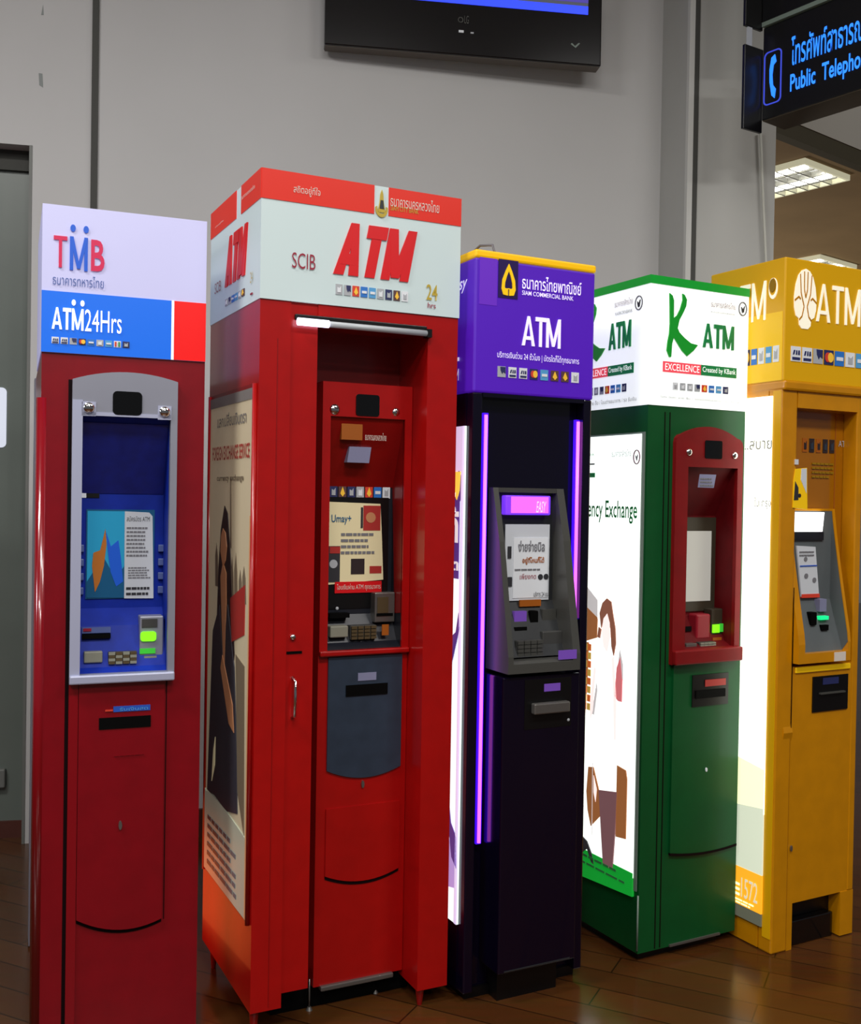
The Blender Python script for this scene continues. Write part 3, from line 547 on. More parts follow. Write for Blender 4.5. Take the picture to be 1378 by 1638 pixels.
# ================================================================ 3: purple and black machine
def machine_scb():
    w, d, s, m, t = .424, .50, 1.8124, 2.2068, 2.2307
    r = empty('cash_machine', (.120, 3.078, 0), .4726, 'black cash machine with purple header and glowing violet strips', 'cash machine', GROUP)
    xa = (0.0323,1.1192)[0]; xb = (0.3946,1.6262)[0]; rc = .04
    bm = bmesh.new()
    abox(bm, 0, xa, 0, rc, .03, s, .004); abox(bm, xb, w, 0, rc, .03, s, .004); abox(bm, 0, w, rc, d, .03, s); abox(bm, xa, xb, .0, rc, s-.012, s)
    link('body', bm, 'night', r)
    box('plinth', .02, w-.01, .03, d-.02, 0, .03, 'black', r)
    h = box('header', -.002, w+.002, -.004, d, s, m, 'purple', r, .006)
    box('header_trim', -.004, w+.004, -.007, d, m, t, 'band_yellow', h, .006)
    f = F(-.004); lf = L(-.002)
    flat('pale_patch', f, rect((0.0119,2.0709), (0.0717,2.2106)), 'purple_light', h, out=.001)
    flat('logo_plate', f, rect((0.0753,2.0965), (0.1432,2.2146)), 'purple_dark', h)
    c = (0.1098,2.1461); leaf = [(0,1.25),(.35,.75),(.72,.1),(.8,-.55),(.6,-.95),(.08,-1.0),(.08,-.55),(-.08,-.55),(-.08,-1.0),(-.6,-.95),(-.8,-.55),(-.72,.1),(-.35,.75)]
    leafi = [(0,.75),(.22,.4),(.42,-.075),(.46,-.4),(.4,-.5),(.12,-.5),(.1,-.48),(-.1,-.48),(-.12,-.5),(-.4,-.5),(-.46,-.4),(-.42,-.075),(-.22,.4)]
    sc = lambda P: [(c[0]+a*.030, c[1]+b*.042) for a, b in P]
    ring('leaf_emblem', f, sc(leaf), sc(leafi), 'scb_gold', h, .002, .005)
    text('ธนาคารไทยพาณิชย์', f, (0.1572,2.1308), (0.3719,2.1739), 'lit_pale', h, bold=.008); text('SIAM COMMERCIAL BANK', f, (0.1576,2.1121), (0.3428,2.1254), 'lit_pale', h, bold=.006)
    block('ATM', f, (0.1610,1.9617), (0.2984,2.0503), 'lit_pale', h, s=.22, b=.14, gap=.06)
    text('บริการเงินด่วน 24 ชั่วโมง | บัตรใดก็ได้ทุกธนาคาร', f, (0.0750,1.9132), (0.3682,1.9398), 'lit_pale', h)
    icons(f, (0.0783,1.8617), (0.3693,1.8935), ['plus','visa','visa','mc','sky','gold','gold','white'], h, gap=.28)
    text('Easy', lf, (0.1382,2.1123), (0.0385,2.1613), 'lit_pale', h, shear=.3, bold=.01); text('ATM', lf, (0.1402,1.8534), (0.0820,1.8889), 'lit_pale', h)
    lines(lf, (0.1425,1.9127), (0.0838,1.9359), 1, 'lit_pale', h, ragged=0)
    # violet strip lights; a wider glowing strip behind each tube paints its halo
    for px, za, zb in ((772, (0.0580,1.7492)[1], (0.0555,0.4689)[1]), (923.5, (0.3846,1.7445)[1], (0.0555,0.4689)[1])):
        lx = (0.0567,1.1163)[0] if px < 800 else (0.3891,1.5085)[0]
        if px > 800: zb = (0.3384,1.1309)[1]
        ch = box('halo_strip', lx-.0085, lx+.0085, .022, .034, zb-.004, za+.006, 'halo_violet', r)
        bm = bmesh.new(); bmesh.ops.create_cone(bm, cap_ends=True, segments=12, radius1=.0052, radius2=.0052, depth=za-zb); bmesh.ops.translate(bm, verts=bm.verts, vec=(lx, .021, (za+zb)/2)); link('light_tube', bm, 'led_pink', ch, True)
    # protruding centre column
    X0 = (0.0741,0.9837)[0]; X1 = (0.3456,0.9781)[0]; ZT = (0.1930,0.9775)[1]; ZB = .105
    col = box('centre_column', X0, X1, -.075, rc, ZB, ZT, 'night', r, .004)
    fc = F(-.075)
    box('column_foot', X0+.03, X1-.03, -.02, rc, 0, ZB, 'black', r)
    flat('seam', fc, rect((X0+.02, ZB+.005), (X1-.02, ZB+.008)), 'bezel_dark', col)
    flat('label_plate', fc, rect((0.2161,0.9285), (0.2736,0.9513)), 'ad_purple', col); 
    fr = flat('cash_tray', fc, rect((0.1486,0.8194), (0.3139,0.9674)), 'black', col, out=.001)
    a, b = (0.1712,0.8778), (0.2974,0.8978); box('tray_lip', a[0], b[0], -.097, -.075, a[1]-.012, b[1], 'steel', col, .004)
    ball('keyhole', ((0.3057,0.8370)[0], -.075, (0.3057,0.8370)[1]), .005, 'card_grey', col)
    # wedge-shaped bezel leaning out towards its foot
    zt = (0.1934,1.5339)[1]; zb = (0.2049,0.9894)[1]
    yt = lambda z: .015-.105*(zt-z)/(zt-zb)
    A0 = (0.0815,1.5271)[0]; A1 = (0.3346,1.5386)[0]
    e0 = A0+.018; e1 = A1-.026
    bm = bmesh.new()
    prof = [(rc, zt), (yt(zt), zt), (yt(zt-.16)-.012, zt-.16), (yt(zb), zb+.05), (yt(zb), zb), (rc, zb)]
    xprism(bm, prof, A0, e0); xprism(bm, prof, e1, A1)
    xprism(bm, [(rc, zt), (yt(zt), zt), (yt(zt)+.0, zt-.014), (rc, zt-.014)], e0, e1)
    xprism(bm, [(rc, zb+.035), (yt(zb)+.012, zb+.035), (yt(zb), zb+.028), (yt(zb), zb), (rc, zb)], e0, e1)
    bez = link('bezel', bm, 'bezel', r)
    flat('logo_label', F(-.088), rect((0.2564,1.0235), (0.3210,1.0509)), 'ad_purple', bez, out=.003)
    zi = (0.2275,1.4416)[1]; zj = (0.2269,1.1894)[1]; zk = (0.2261,1.0843)[1]
    ip = [(.036, zt-.014), (.036, zi), (.028, zj), (-.02, zk), (-.045, zb+.04)]
    bm = bmesh.new(); sheet(bm, ip, e0, e1); pan = link('customer_panel', bm, 'bezel_dark', bez)
    hz0, hz1 = (0.1984,1.4522)[1], (0.1971,1.5112)[1]
    ha, hb = (0.1232,1.4753)[0], (0.2841,1.4838)[0]
    hd = box('lit_hood', ha, hb, .008, .036, hz0, hz1, 'hood_violet', pan, .004)
    flat('hood_panel', F(.008), rect((ha+.018, hz0+.006), (hb-.01, hz1-.004)), 'hood_pink', hd); text('EASY', F(.008), (ha+.105, hz0+.008), (hb-.02, hz0+.042), 'lit_pale', hd, shear=.3, out=.005)
    sf = F(.026)
    scn = flat('screen', sf, rect((0.1325,1.1914), (0.2915,1.4236)), 'paper', pan, out=.003)
    flat('screen_notice', sf, rect((0.1611,1.1993), (0.2855,1.3828)), 'card_white', scn, out=.005)
    text('ง่ายจ่ายบิล', sf, (0.1757,1.3404), (0.2720,1.3745), 'print_grey', scn, out=.007, bold=.03); text('อยู่ที่ไหนก็ได้', sf, (0.1922,1.3009), (0.2708,1.3243), 'sticker_gold', scn, out=.007, bold=.03)
    text('เพียงกด', sf, (0.1842,1.2568), (0.2424,1.2735), 'maroon', scn, out=.007); lines(sf, (0.1658,1.2831), (0.2830,1.2937), 1, 'print_grey', scn, out=.007)
    for c in ((0.2586,1.2623), (0.2791,1.2627)): flat('mark', sf, circle(c, .009, 10), 'print_dark', scn, out=.007)
    flat('dark_key', sf, rect((0.1407,1.3203), (0.1531,1.3568)), 'print_dark', scn, out=.006); flat('dark_key', sf, rect((0.1426,1.2351), (0.1574,1.2639)), 'print_dark', scn, out=.006)
    text('บริการ 24 ชม.', sf, (0.2350,1.2022), (0.2894,1.2165), 'print_dark', scn, out=.007)
    flat('sticker', F(.02), rect((0.1824,1.1736), (0.2585,1.1936)), 'sticker_gold', pan, out=.006)
    flat('card_entry', F(.005), rrect((0.2114,1.1117), (0.2395,1.1614), .006), 'slot', pan, out=.006, base=-.03); flat('panel_plate', F(.005), rect((0.1557,1.1193), (0.1991,1.1611)), 'ad_purple', pan, out=.004, base=-.03); flat('panel_plate', F(.005), rect((0.2563,1.1194), (0.3055,1.1638)), 'bezel', pan, out=.004, base=-.03)
    flat('card_slot', F(-.005), rect((0.1500,1.0981), (0.1938,1.1151)), 'slot', pan, out=.006, base=-.03)
    a, b = (0.1414,1.0301), (0.2332,1.0782); kp = box('keypad', a[0], b[0], -.038, .0, a[1], b[1], 'key_dark', pan, .003)
    for i in range(4):
        for j in range(4):
            kx = a[0]+(b[0]-a[0])*(i+.5)/4; kz = a[1]+(b[1]-a[1])*(j+.5)/4; box('key', kx-.010, kx+.010, -.044, -.036, kz-.005, kz+.005, 'bezel', kp)
    a, b = (0.2382,1.0554), (0.3097,1.1007); box('receipt_slot', a[0], b[0], -.03, .0, a[1], b[1], 'key_dark', pan, .003)
    # light box on the left side
    z0, z1 = (0.0261,0.2269)[1], (0.0329,1.7146)[1]; u1 = (0.0368,1.1139)[0]; u0 = .44
    lb = flat('side_light_box', L(0), rect((u0, z0), (u1, z1)), 'panel_white', r, out=.006)
    lf = L(-.006)
    flat('pale_top', lf, rect((u0, (0.0581,1.5697)[1]), (u1+.001, z1)), 'panel_lav', lb, out=.001)
    flat('edge_strip', lf, rect((u1+.015, z0), (u1, z1)), 'panel_lav', lb, out=.002)
    flat('purple_block', lf, rect((u0, (0.0656,1.2583)[1]), (u1+.022, (0.0556,1.5043)[1])), 'ad_purple', lb)
    flat('grey_bump', lf, circle((u1+.03, (0.0490,1.5325)[1]), .018, 14, .05), 'ad_purple', lb, out=.0015)
    flat('yellow_letter', lf, [(0.0992,1.5163), (0.0976,1.5787), (0.0546,1.5791), (0.0602,1.5229), (0.0747,1.4944), (0.0829,1.5035), (0.0765,1.5413), (0.0834,1.5167)], 'ad_yellow', lb, out=.0035)
    text('ใช้ได้', lf, (.30, (0.0697,1.3650)[1]), (0.0584,1.4762), 'lit_white', lb, bold=.03); text('ทั่วชีวิต', lf, (.30, (0.0666,1.2826)[1]), (0.0564,1.3228), 'lit_white', lb, bold=.03)
    S1 = [(0.0445,1.1128), (0.0540,1.1583), (0.0773,1.0515), (0.1057,0.9613), (0.1231,0.6804), (0.0806,0.5207), (0.0466,0.4560), (0.0479,0.3896), (0.0802,0.4069), (0.1293,0.5249), (0.1504,0.7505), (0.1228,0.9869), (0.0866,1.0879)]
    flat('purple_ribbon', lf, S1[:5]+S1[9:], 'ad_purple', lb); flat('purple_ribbon', lf, [(0.1191,0.6814), (0.0806,0.5207), (0.0438,0.4851), (0.0402,0.3923), (0.0727,0.4189), (0.1059,0.5511)], 'ad_purple', lb)
    flat('lilac_patch', lf, [(0.1091,0.3204), (0.0380,0.3349), (0.0406,0.4016), (0.0864,0.4619), (0.1293,0.5249)], 'ad_lilac', lb, out=.0015)
    return r
machine_scb()

# ================================================================ 4: green machine
def machine_kbank():
    w, d, s, m, t = .4256, .46, 1.8118, 2.2019, 2.229
    b0 = .030
    r = empty('cash_machine', (.696, 3.378, 0), .4975, 'green cash machine with glowing white header and dark red arched surround', 'cash machine', GROUP)
    x0, z0 = (0.1608,1.0136); x1, z1 = (0.3805,1.6159)
    bm = bmesh.new(); dc = .12
    slabs(bm, 0, w, b0, s, x0, x1, z0, z1, 0, dc); abox(bm, 0, w, dc, d, b0, s)
    link('body', bm, 'green_body', r)
    box('plinth', .02, w-.06, .025, d-.02, 0, b0, 'black', r)
    h = box('header', -.002, w+.002, -.004, d, s, m, 'k_white', r); box('header_trim', -.004, w+.004, -.006, d, m, t, 'green_band', h)
    f = F(-.004); lf = L(-.002)
    def q5(x, y): return (930+x/4.921, 420+y/4.921)
    K = [(0.0743,2.1772), (0.0869,2.1701), (0.0931,2.1551), (0.0938,2.0976), (0.1072,2.1077), (0.1203,2.1300), (0.1303,2.1604), (0.1287,2.1810), (0.1382,2.1775), (0.1482,2.1630), (0.1455,2.1421), (0.1339,2.1195), (0.1181,2.0945), (0.1108,2.0666), (0.1191,2.0532), (0.1414,2.0372), (0.1690,2.0222), (0.1996,2.0187), (0.1807,1.9983), (0.1536,1.9785), (0.1314,1.9945), (0.1065,2.0227), (0.0953,2.0355), (0.0888,2.0144), (0.0859,1.9706), (0.0780,1.9697), (0.0667,1.9911), (0.0702,2.0203), (0.0762,2.0457), (0.0781,2.0790), (0.0764,2.1325)]
    flat('letter_k', f, K, 'kgreen', h, out=.004)
    block('ATM', f, (0.2219,2.0141), (0.3600,2.0940), 'kgreen_dark', h, s=.27, b=.17, gap=.1)
    p0, p1 = (0.0535,1.9211), (0.2162,1.9555); sp = p1[0]; pe = (0.3757,1.9227)[0]
    flat('red_strip', f, rect(p0, (sp, p1[1])), 'k_red', h); flat('green_strip', f, rect((sp, p0[1]), (pe, p1[1])), 'kgreen_dark', h)
    zz = (p0[1]+.006, p1[1]-.006)
    text('EXCELLENCE', f, (p0[0]+.008, zz[0]), (sp-.008, zz[1]), 'k_white', h); text('Created by KBank', f, (sp+.006, zz[0]), (pe-.006, zz[1]), 'k_white', h)
    icons(f, (0.0957,1.8657), (0.3394,1.8894), ['white','grey','grey','plus','orange','blue','sky','dark'], h, gap=.28)
    text('โอน ถอน จ่าย ซื้อ / โอนต่างธนาคาร / รอ รับเงิน', f, (0.0436,1.8372), (0.3978,1.8444), 'soft_grey', h)
    text('ธนาคารกสิกรไทย', f, (0.2545,2.1510), (0.3638,2.1725), 'soft_pink', h); text('KASIKORNBANK', f, (0.2550,2.1324), (0.3647,2.1367), 'soft_grey', h)
    c = (0.3986,2.1582); ring('round_emblem', f, circle(c, .019, 24, .024), circle(c, .016, 24, .0205), 'print_grey', h, .0, .003); flat('emblem_sprout', f, [(c[0]-.007, c[1]+.006), (c[0], c[1]-.002), (c[0]+.008, c[1]+.010), (c[0]+.004, c[1]-.012), (c[0]-.002, c[1]-.014)], 'print_dark', h, out=.004)
    # the same on the left face, partly behind the next machine
    dx = .355; fl = lambda P: [(dx-a*.84, b) for a, b in P]
    flat('letter_k', lf, [((0.2248,2.0063)[0]+(0.1996,2.0187)[0]-a, b) for a, b in K], 'kgreen', h, out=.004)
    block('ATM', lf, (0.2045,2.0088), (0.0887,2.0975), 'kgreen_dark', h, s=.27, b=.17, gap=.1)
    e = (0.0728,1.9179); mid = (0.2074,1.9266)[0]; st = .37
    flat('red_strip', lf, rect((st, p0[1]), (mid, p1[1])), 'k_red', h); flat('green_strip', lf, rect((mid, p0[1]), (e[0], p1[1])), 'kgreen_dark', h)
    text('EXCELLENCE', lf, (st-.008, zz[0]), (mid+.006, zz[1]), 'k_white', h); text('Created by KBank', lf, (mid-.006, zz[0]), (e[0]+.006, zz[1]), 'k_white', h)
    icons(lf, (.34, (0.2006,1.8627)[1]), (0.1088,1.8893), ['white','grey','grey','plus','orange','blue','sky','dark'], h, gap=.28)
    text('โอน ถอน จ่าย ซื้อ / โอนต่างธนาคาร / รอ รับเงิน', lf, (.37, (0.1997,1.8289)[1]), (0.0535,1.8434), 'soft_grey', h)
    text('ธนาคารกสิกรไทย', lf, (0.1747,2.1489), (0.0811,2.1714), 'soft_pink', h); text('KASIKORNBANK', lf, (0.1706,2.1212), (0.0810,2.1325), 'soft_grey', h)
    c = (0.0521,2.1464); ring('round_emblem', lf, circle(c, .019, 24, .024), circle(c, .016, 24, .0205), 'print_grey', h, .0, .003); flat('emblem_sprout', lf, [(c[0]+.007, c[1]+.006), (c[0], c[1]-.002), (c[0]-.008, c[1]+.010), (c[0]-.004, c[1]-.012), (c[0]+.002, c[1]-.014)], 'print_dark', h, out=.004)
    # front grooves and raised centre door
    for gx in ((0.0708,1.0969)[0], (0.0919,1.0967)[0]): flat('seam', F(0), rect((gx-.002, b0+.005), (gx+.002, s-.02)), 'seam', r, out=.001)
    # dark red surround
    xl, xr = (0.1071,1.3631)[0], (0.4043,1.3512)[0]; zb = (0.2551,0.9659)[1]; ztl = (0.1122,1.7234)[1]; zap = (0.2447,1.7509)[1]; ztr = (0.3952,1.7167)[1]
    n = 14; rad = .028
    outer = [(xl, zb), (xr, zb), (xr, ztr-rad)] + [(xr-rad+rad*math.cos(a), ztr-rad+rad*math.sin(a)) for a in [math.radians(k) for k in (30, 60)]]
    for i in range(n-3): 
        tt = i/(n-4); outer.append((xr-rad+(xl-xr+2*rad)*tt, ztr+(ztl-ztr)*tt+(zap-(ztl+ztr)/2)*4*tt*(1-tt)))
    outer += [(xl+rad-rad*math.cos(a), ztl-rad+rad*math.sin(a)) for a in [math.radians(k) for k in (60, 30)]] + [(xl, ztl-rad)]
    N = len(outer)-2
    inner = [(x0, z0), (x1, z0)] + [(x1+(x0-x1)*i/(N-1), z1) for i in range(N)]
    sur = ring('surround', F(0), outer, inner, 'k_fascia', r, -.002, .016)
    box('surround_lip', xl, xr, -.035, -.014, zb, z0, 'k_fascia', sur, .005)
    fs = F(-.016)
    flat('camera_window', fs, rrect((0.2306,1.6458), (0.3072,1.7057), .006), 'black_gloss', sur)
    for p in ((0.1620,1.6637), (0.3651,1.6594)): ball('convex_mirror', (p[0], -.017, p[1]), .012, 'chrome', sur)
    dp = .085; zk = (0.3230,1.4536)[1]; zl = (0.3311,1.1152)[1]
    prof = [(0, z1), (dp, zk), (dp, zl), (.03, (0.2817,1.0277)[1]), (0, z0)]
    bm = bmesh.new(); sheet(bm, prof, x0, x1)
    for x in (x0+.0005, x1-.0005): bm.faces.new([bm.verts.new((x, y, z)) for y, z in prof])
    pan = link('customer_panel', bm, 'k_inner', r)
    flat('grey_plate', fs, [(0.2027,1.5486), (0.2718,1.5483), (0.2819,1.5928), (0.2099,1.5925)], 'tag_lav', sur)
    lines(fs, (0.2108,1.5532), (0.2737,1.5861), 3, 'print_grey', sur)
    fb = F(dp)
    bz = flat('screen_bezel', fb, rect((0.2208,1.1260), (0.3952,1.4480)), 'olive', pan, out=.004)
    flat('screen', fb, rect((0.2200,1.1601), (0.3587,1.4010)), 'screen_white', bz, out=.006)
    flat('bezel_edge', fb, rect((0.3824,1.1369), (0.3838,1.4389)), 'bezel', bz, out=.006)
    a, b = (0.2581,1.0354), (0.3209,1.1202); box('front_block', a[0], b[0], .035, .08, a[1], b[1], 'k_block', pan, .006)
    flat('card_slot', F(.05), rect((0.2074,1.0634), (0.2458,1.0800)), 'slot', pan, out=.004)
    a, b = (0.3312,1.0452), (0.3894,1.1352); cr = box('card_reader', a[0], b[0], .042, .08, a[1], b[1], 'olive', pan, .003)
    flat('green_light', F(.042), rect((0.3348,1.0545), (0.3627,1.0821)), 'led_green', cr, out=.006); flat('green_light', F(.042), rect((0.3663,1.0563), (0.3800,1.0842)), 'led_dim', cr, out=.006)
    flat('amber_plate', F(.035), rect((0.3288,1.0284), (0.3685,1.0385)), 'sticker_gold', pan, out=.004)
    a, b = (0.1897,1.0139), (0.2362,1.0279); box('receipt_tray', a[0], b[0], .008, .05, a[1], b[1], 'steel', pan, .002)
    a, b = (0.2505,1.0087), (0.3201,1.0288); kp = box('keypad', a[0], b[0], .012, .05, a[1], b[1], 'key_dark', pan, .002)
    for i in range(4):
        for j in range(3):
            kx = a[0]+(b[0]-a[0])*(i+.5)/4; kz = a[1]+(b[1]-a[1])*(j+.5)/3; box('key', kx-.008, kx+.008, .006, .014, kz-.0025, kz+.0025, 'key_beige', kp)
    # cash slot and lower door
    xa, xb = (0.1220,0.4782)[0], (0.4180,0.4512)[0]
    dr = flat('lower_door', F(0), [(xa, (0.1438,0.3435)[1]), ((xa+xb)/2, (0.2566,0.3185)[1]), (xb, (0.3662,0.3341)[1]), (xb, zb-.004), (xa, zb-.004)], 'green_body', r, out=.008)
    bm = bmesh.new(); z_ = (0.1438,0.3435)[1]; n = 10
    low = [(xa+(xb-xa)*i/n, (0.1438,0.3435)[1]+((0.3662,0.3341)[1]-z_)*i/n-.012*4*(i/n)*(1-i/n)) for i in range(n+1)]
    for i in range(n): aprism(bm, F(0), [low[i], low[i+1], (low[i+1][0], low[i+1][1]-.008), (low[i][0], low[i][1]-.008)], 0, .009)
    link('door_gap', bm, 'seam', r)
    fd = F(-.008)
    cs = flat('cash_slot', fd, rect((0.2021,0.8193), (0.3631,0.9251)), 'black', dr, out=.003); fe = F(-.011)
    flat('slot_label', fe, rect((0.2570,0.8841), (0.3493,0.9064)), 'poster_red', dr); flat('slot_mouth', fe, rect((0.2165,0.8458), (0.3473,0.8725)), 'slot', dr, out=.003)
    p = (0.2721,0.6036); flat('keyhole', fd, circle(p, .0035, 10, .007), 'card_white', dr, out=.004)
    box('sill_strip', (0.1314,0.0629)[0], (0.3533,0.0406)[0], -.006, .01, b0, b0+.007, 'steel', r)
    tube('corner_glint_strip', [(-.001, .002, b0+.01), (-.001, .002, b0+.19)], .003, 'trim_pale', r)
    # advertising light box on the left side
    z0, z1 = (0.0247,0.2710)[1], (0.0222,1.7186)[1]; u1 = .0235; u0 = .40
    ln = flat('panel_frame', L(0), rect((u0+.008, z0-.04), (u1-.014, z1+.006)), 'trim_pale', r, out=.004)
    lb = flat('side_light_box', L(0), rect((u0, z0), (u1, z1)), 'k_panel', r, out=.007)
    lf = L(-.007)
    text('Currency Exchange', lf, (.385, (0.2928,1.4254)[1]), (0.0320,1.5015), 'kgreen_text', lb, bold=.012)
    text('ธนาคารกสิกรไทย', lf, (0.1680,1.6471), (0.0679,1.6701), 'soft_grey', lb); c = (0.0420,1.6436); ring('round_emblem', lf, circle(c, .017, 24, .024), circle(c, .014, 24, .021), 'soft_pink', lb, 0, .003); flat('emblem_sprout', lf, [(c[0]+.006, c[1]+.006), (c[0], c[1]-.002), (c[0]-.006, c[1]+.008), (c[0]-.002, c[1]-.012)], 'print_grey', lb, out=.004)
    text('THAI', lf, (0.2990,1.6530), (0.2640,1.6638), 'kgreen_dark', lb); lines(lf, (0.3017,1.6226), (0.2632,1.6337), 1, 'soft_grey', lb, ragged=0); flat('green_tag', lf, rect((0.3005,1.5792), (0.2622,1.5950)), 'kgreen_dark', lb)
    g = lambda nm, mt, pts, o=.003: flat(nm, lf, pts, mt, lb, out=o)
    g('printed_roof', 'ad_shadow', [(0.2991,1.1292), (0.3012,1.2052), (0.2331,1.1592), (0.2314,1.0951)], .002); g('printed_house', 'ad_brown', [(0.3030,1.0088), (0.3028,1.1353), (0.2315,1.0994), (0.2331,1.0306)], .0025); g('printed_house', 'ad_brown', [(0.3169,0.7217), (0.3138,1.0071), (0.2781,1.0084), (0.2817,0.8819), (0.2924,0.7491)], .0022)
    bm = bmesh.new()
    for i in range(8):
        for j in range(3):
            uu = (0.3065,1.0039)[0]-j*.022; za = (0.3065,1.0039)[1]; zb_ = (0.3001,0.7692)[1]; st = (zb_-za)/8
            aprism(bm, lf, [(uu+.018, za+st*(i+.8)), (uu, za+st*(i+.8)), (uu, za+st*i), (uu+.018, za+st*i)], .002, .0035, (i+j) % 2)
    link('printed_windows', bm, ['ad_orange', 'ad_gold'], lb)
    g('printed_hair', 'ad_hair', [(0.2100,1.0662), (0.2199,1.1160), (0.2054,1.1520), (0.1821,1.1698), (0.1584,1.1601), (0.1491,1.1235), (0.1342,1.0732), (0.1299,1.0237), (0.1403,0.9801), (0.1528,1.0116), (0.1593,1.0695), (0.1701,1.0974), (0.1906,1.1072), (0.2002,1.0846)])
    g('printed_hair', 'ad_hair', [(0.2297,1.0332), (0.2238,1.0684), (0.2098,1.0619), (0.2159,1.0311)])
    g('printed_face', 'ad_skin', [(0.2063,1.0561), (0.1972,1.0999), (0.1774,1.1196), (0.1632,1.0899), (0.1586,1.0422), (0.1739,0.9870), (0.1947,1.0047)], .0032)
    g('printed_scarf', 'ad_pink', [(0.1302,0.8479), (0.1229,0.9434), (0.1043,0.9821), (0.0926,0.9075), (0.0939,0.8346), (0.1134,0.8347)]); g('printed_bag', 'ad_shadow', [(0.1193,0.9336), (0.1082,1.0085), (0.0907,0.9596), (0.0894,0.9081)], .0025)
    g('printed_arm', 'ad_skin', [(0.1362,0.8257), (0.1500,0.9700), (0.1371,0.9827), (0.1198,0.8291), (0.1198,0.7038), (0.1296,0.7014)]); g('printed_arm', 'ad_skin', [(0.2653,0.7984), (0.2444,0.9320), (0.2337,0.9232), (0.2473,0.7806), (0.2601,0.7346)])
    g('printed_dress_edge', 'ad_shadow', [(0.2539,0.7641), (0.2291,0.8811), (0.2248,0.8498), (0.2399,0.7650)], .0025)
    g('printed_chair', 'ad_brown', [(0.2660,0.4296), (0.2748,0.4922), (0.2665,0.5792), (0.2385,0.5845), (0.2054,0.5120), (0.1929,0.4302), (0.2470,0.3791)]); g('printed_chair', 'ad_brown', [(0.1110,0.6203), (0.0655,0.6138), (0.0584,0.5848), (0.0596,0.3886), (0.1112,0.3821), (0.1116,0.5179)])
    g('printed_leg', 'ad_leg', [(0.2055,0.5141), (0.1086,0.5312), (0.1148,0.3914), (0.1247,0.2665), (0.1750,0.2700), (0.1879,0.3679)], .0038)
    g('printed_hand', 'ad_skin', [(0.2328,0.4999), (0.2343,0.5576), (0.2158,0.5133), (0.2215,0.4687)], .0042)
    g('printed_pole', 'ad_shadow', [(0.2392,0.3513), (0.2424,0.5985), (0.2407,0.5990), (0.2372,0.3520)], .0045); g('printed_pole', 'ad_shadow', [(0.2937,0.3994), (0.2951,0.5847), (0.2916,0.5857), (0.2916,0.4000)], .0045)
    g('printed_wheel', 'soft_grey', [(0.3009,0.2657), (0.2991,0.3320), (0.2666,0.3208), (0.2374,0.2828), (0.2261,0.2522), (0.2402,0.2560), (0.2659,0.2949)], .0032)
    bd = flat('green_banner', L(0), [(u0, (0.3059,0.1827)[1]), (u1, (0.0231,0.2102)[1]), (u1, z0+.016), (u0, z0+.016)], 'ad_green', r, out=.009)
    bm = bmesh.new()
    lines(L(-.009), (.36, z0-.005), (.10, z0+.012), 1, 'card_green', bd, out=.003, ragged=0); lines(L(-.009), (.38, z0-.030), (.06, z0-.015), 1, 'card_green', bd, out=.003, ragged=0)
    return r
machine_kbank()

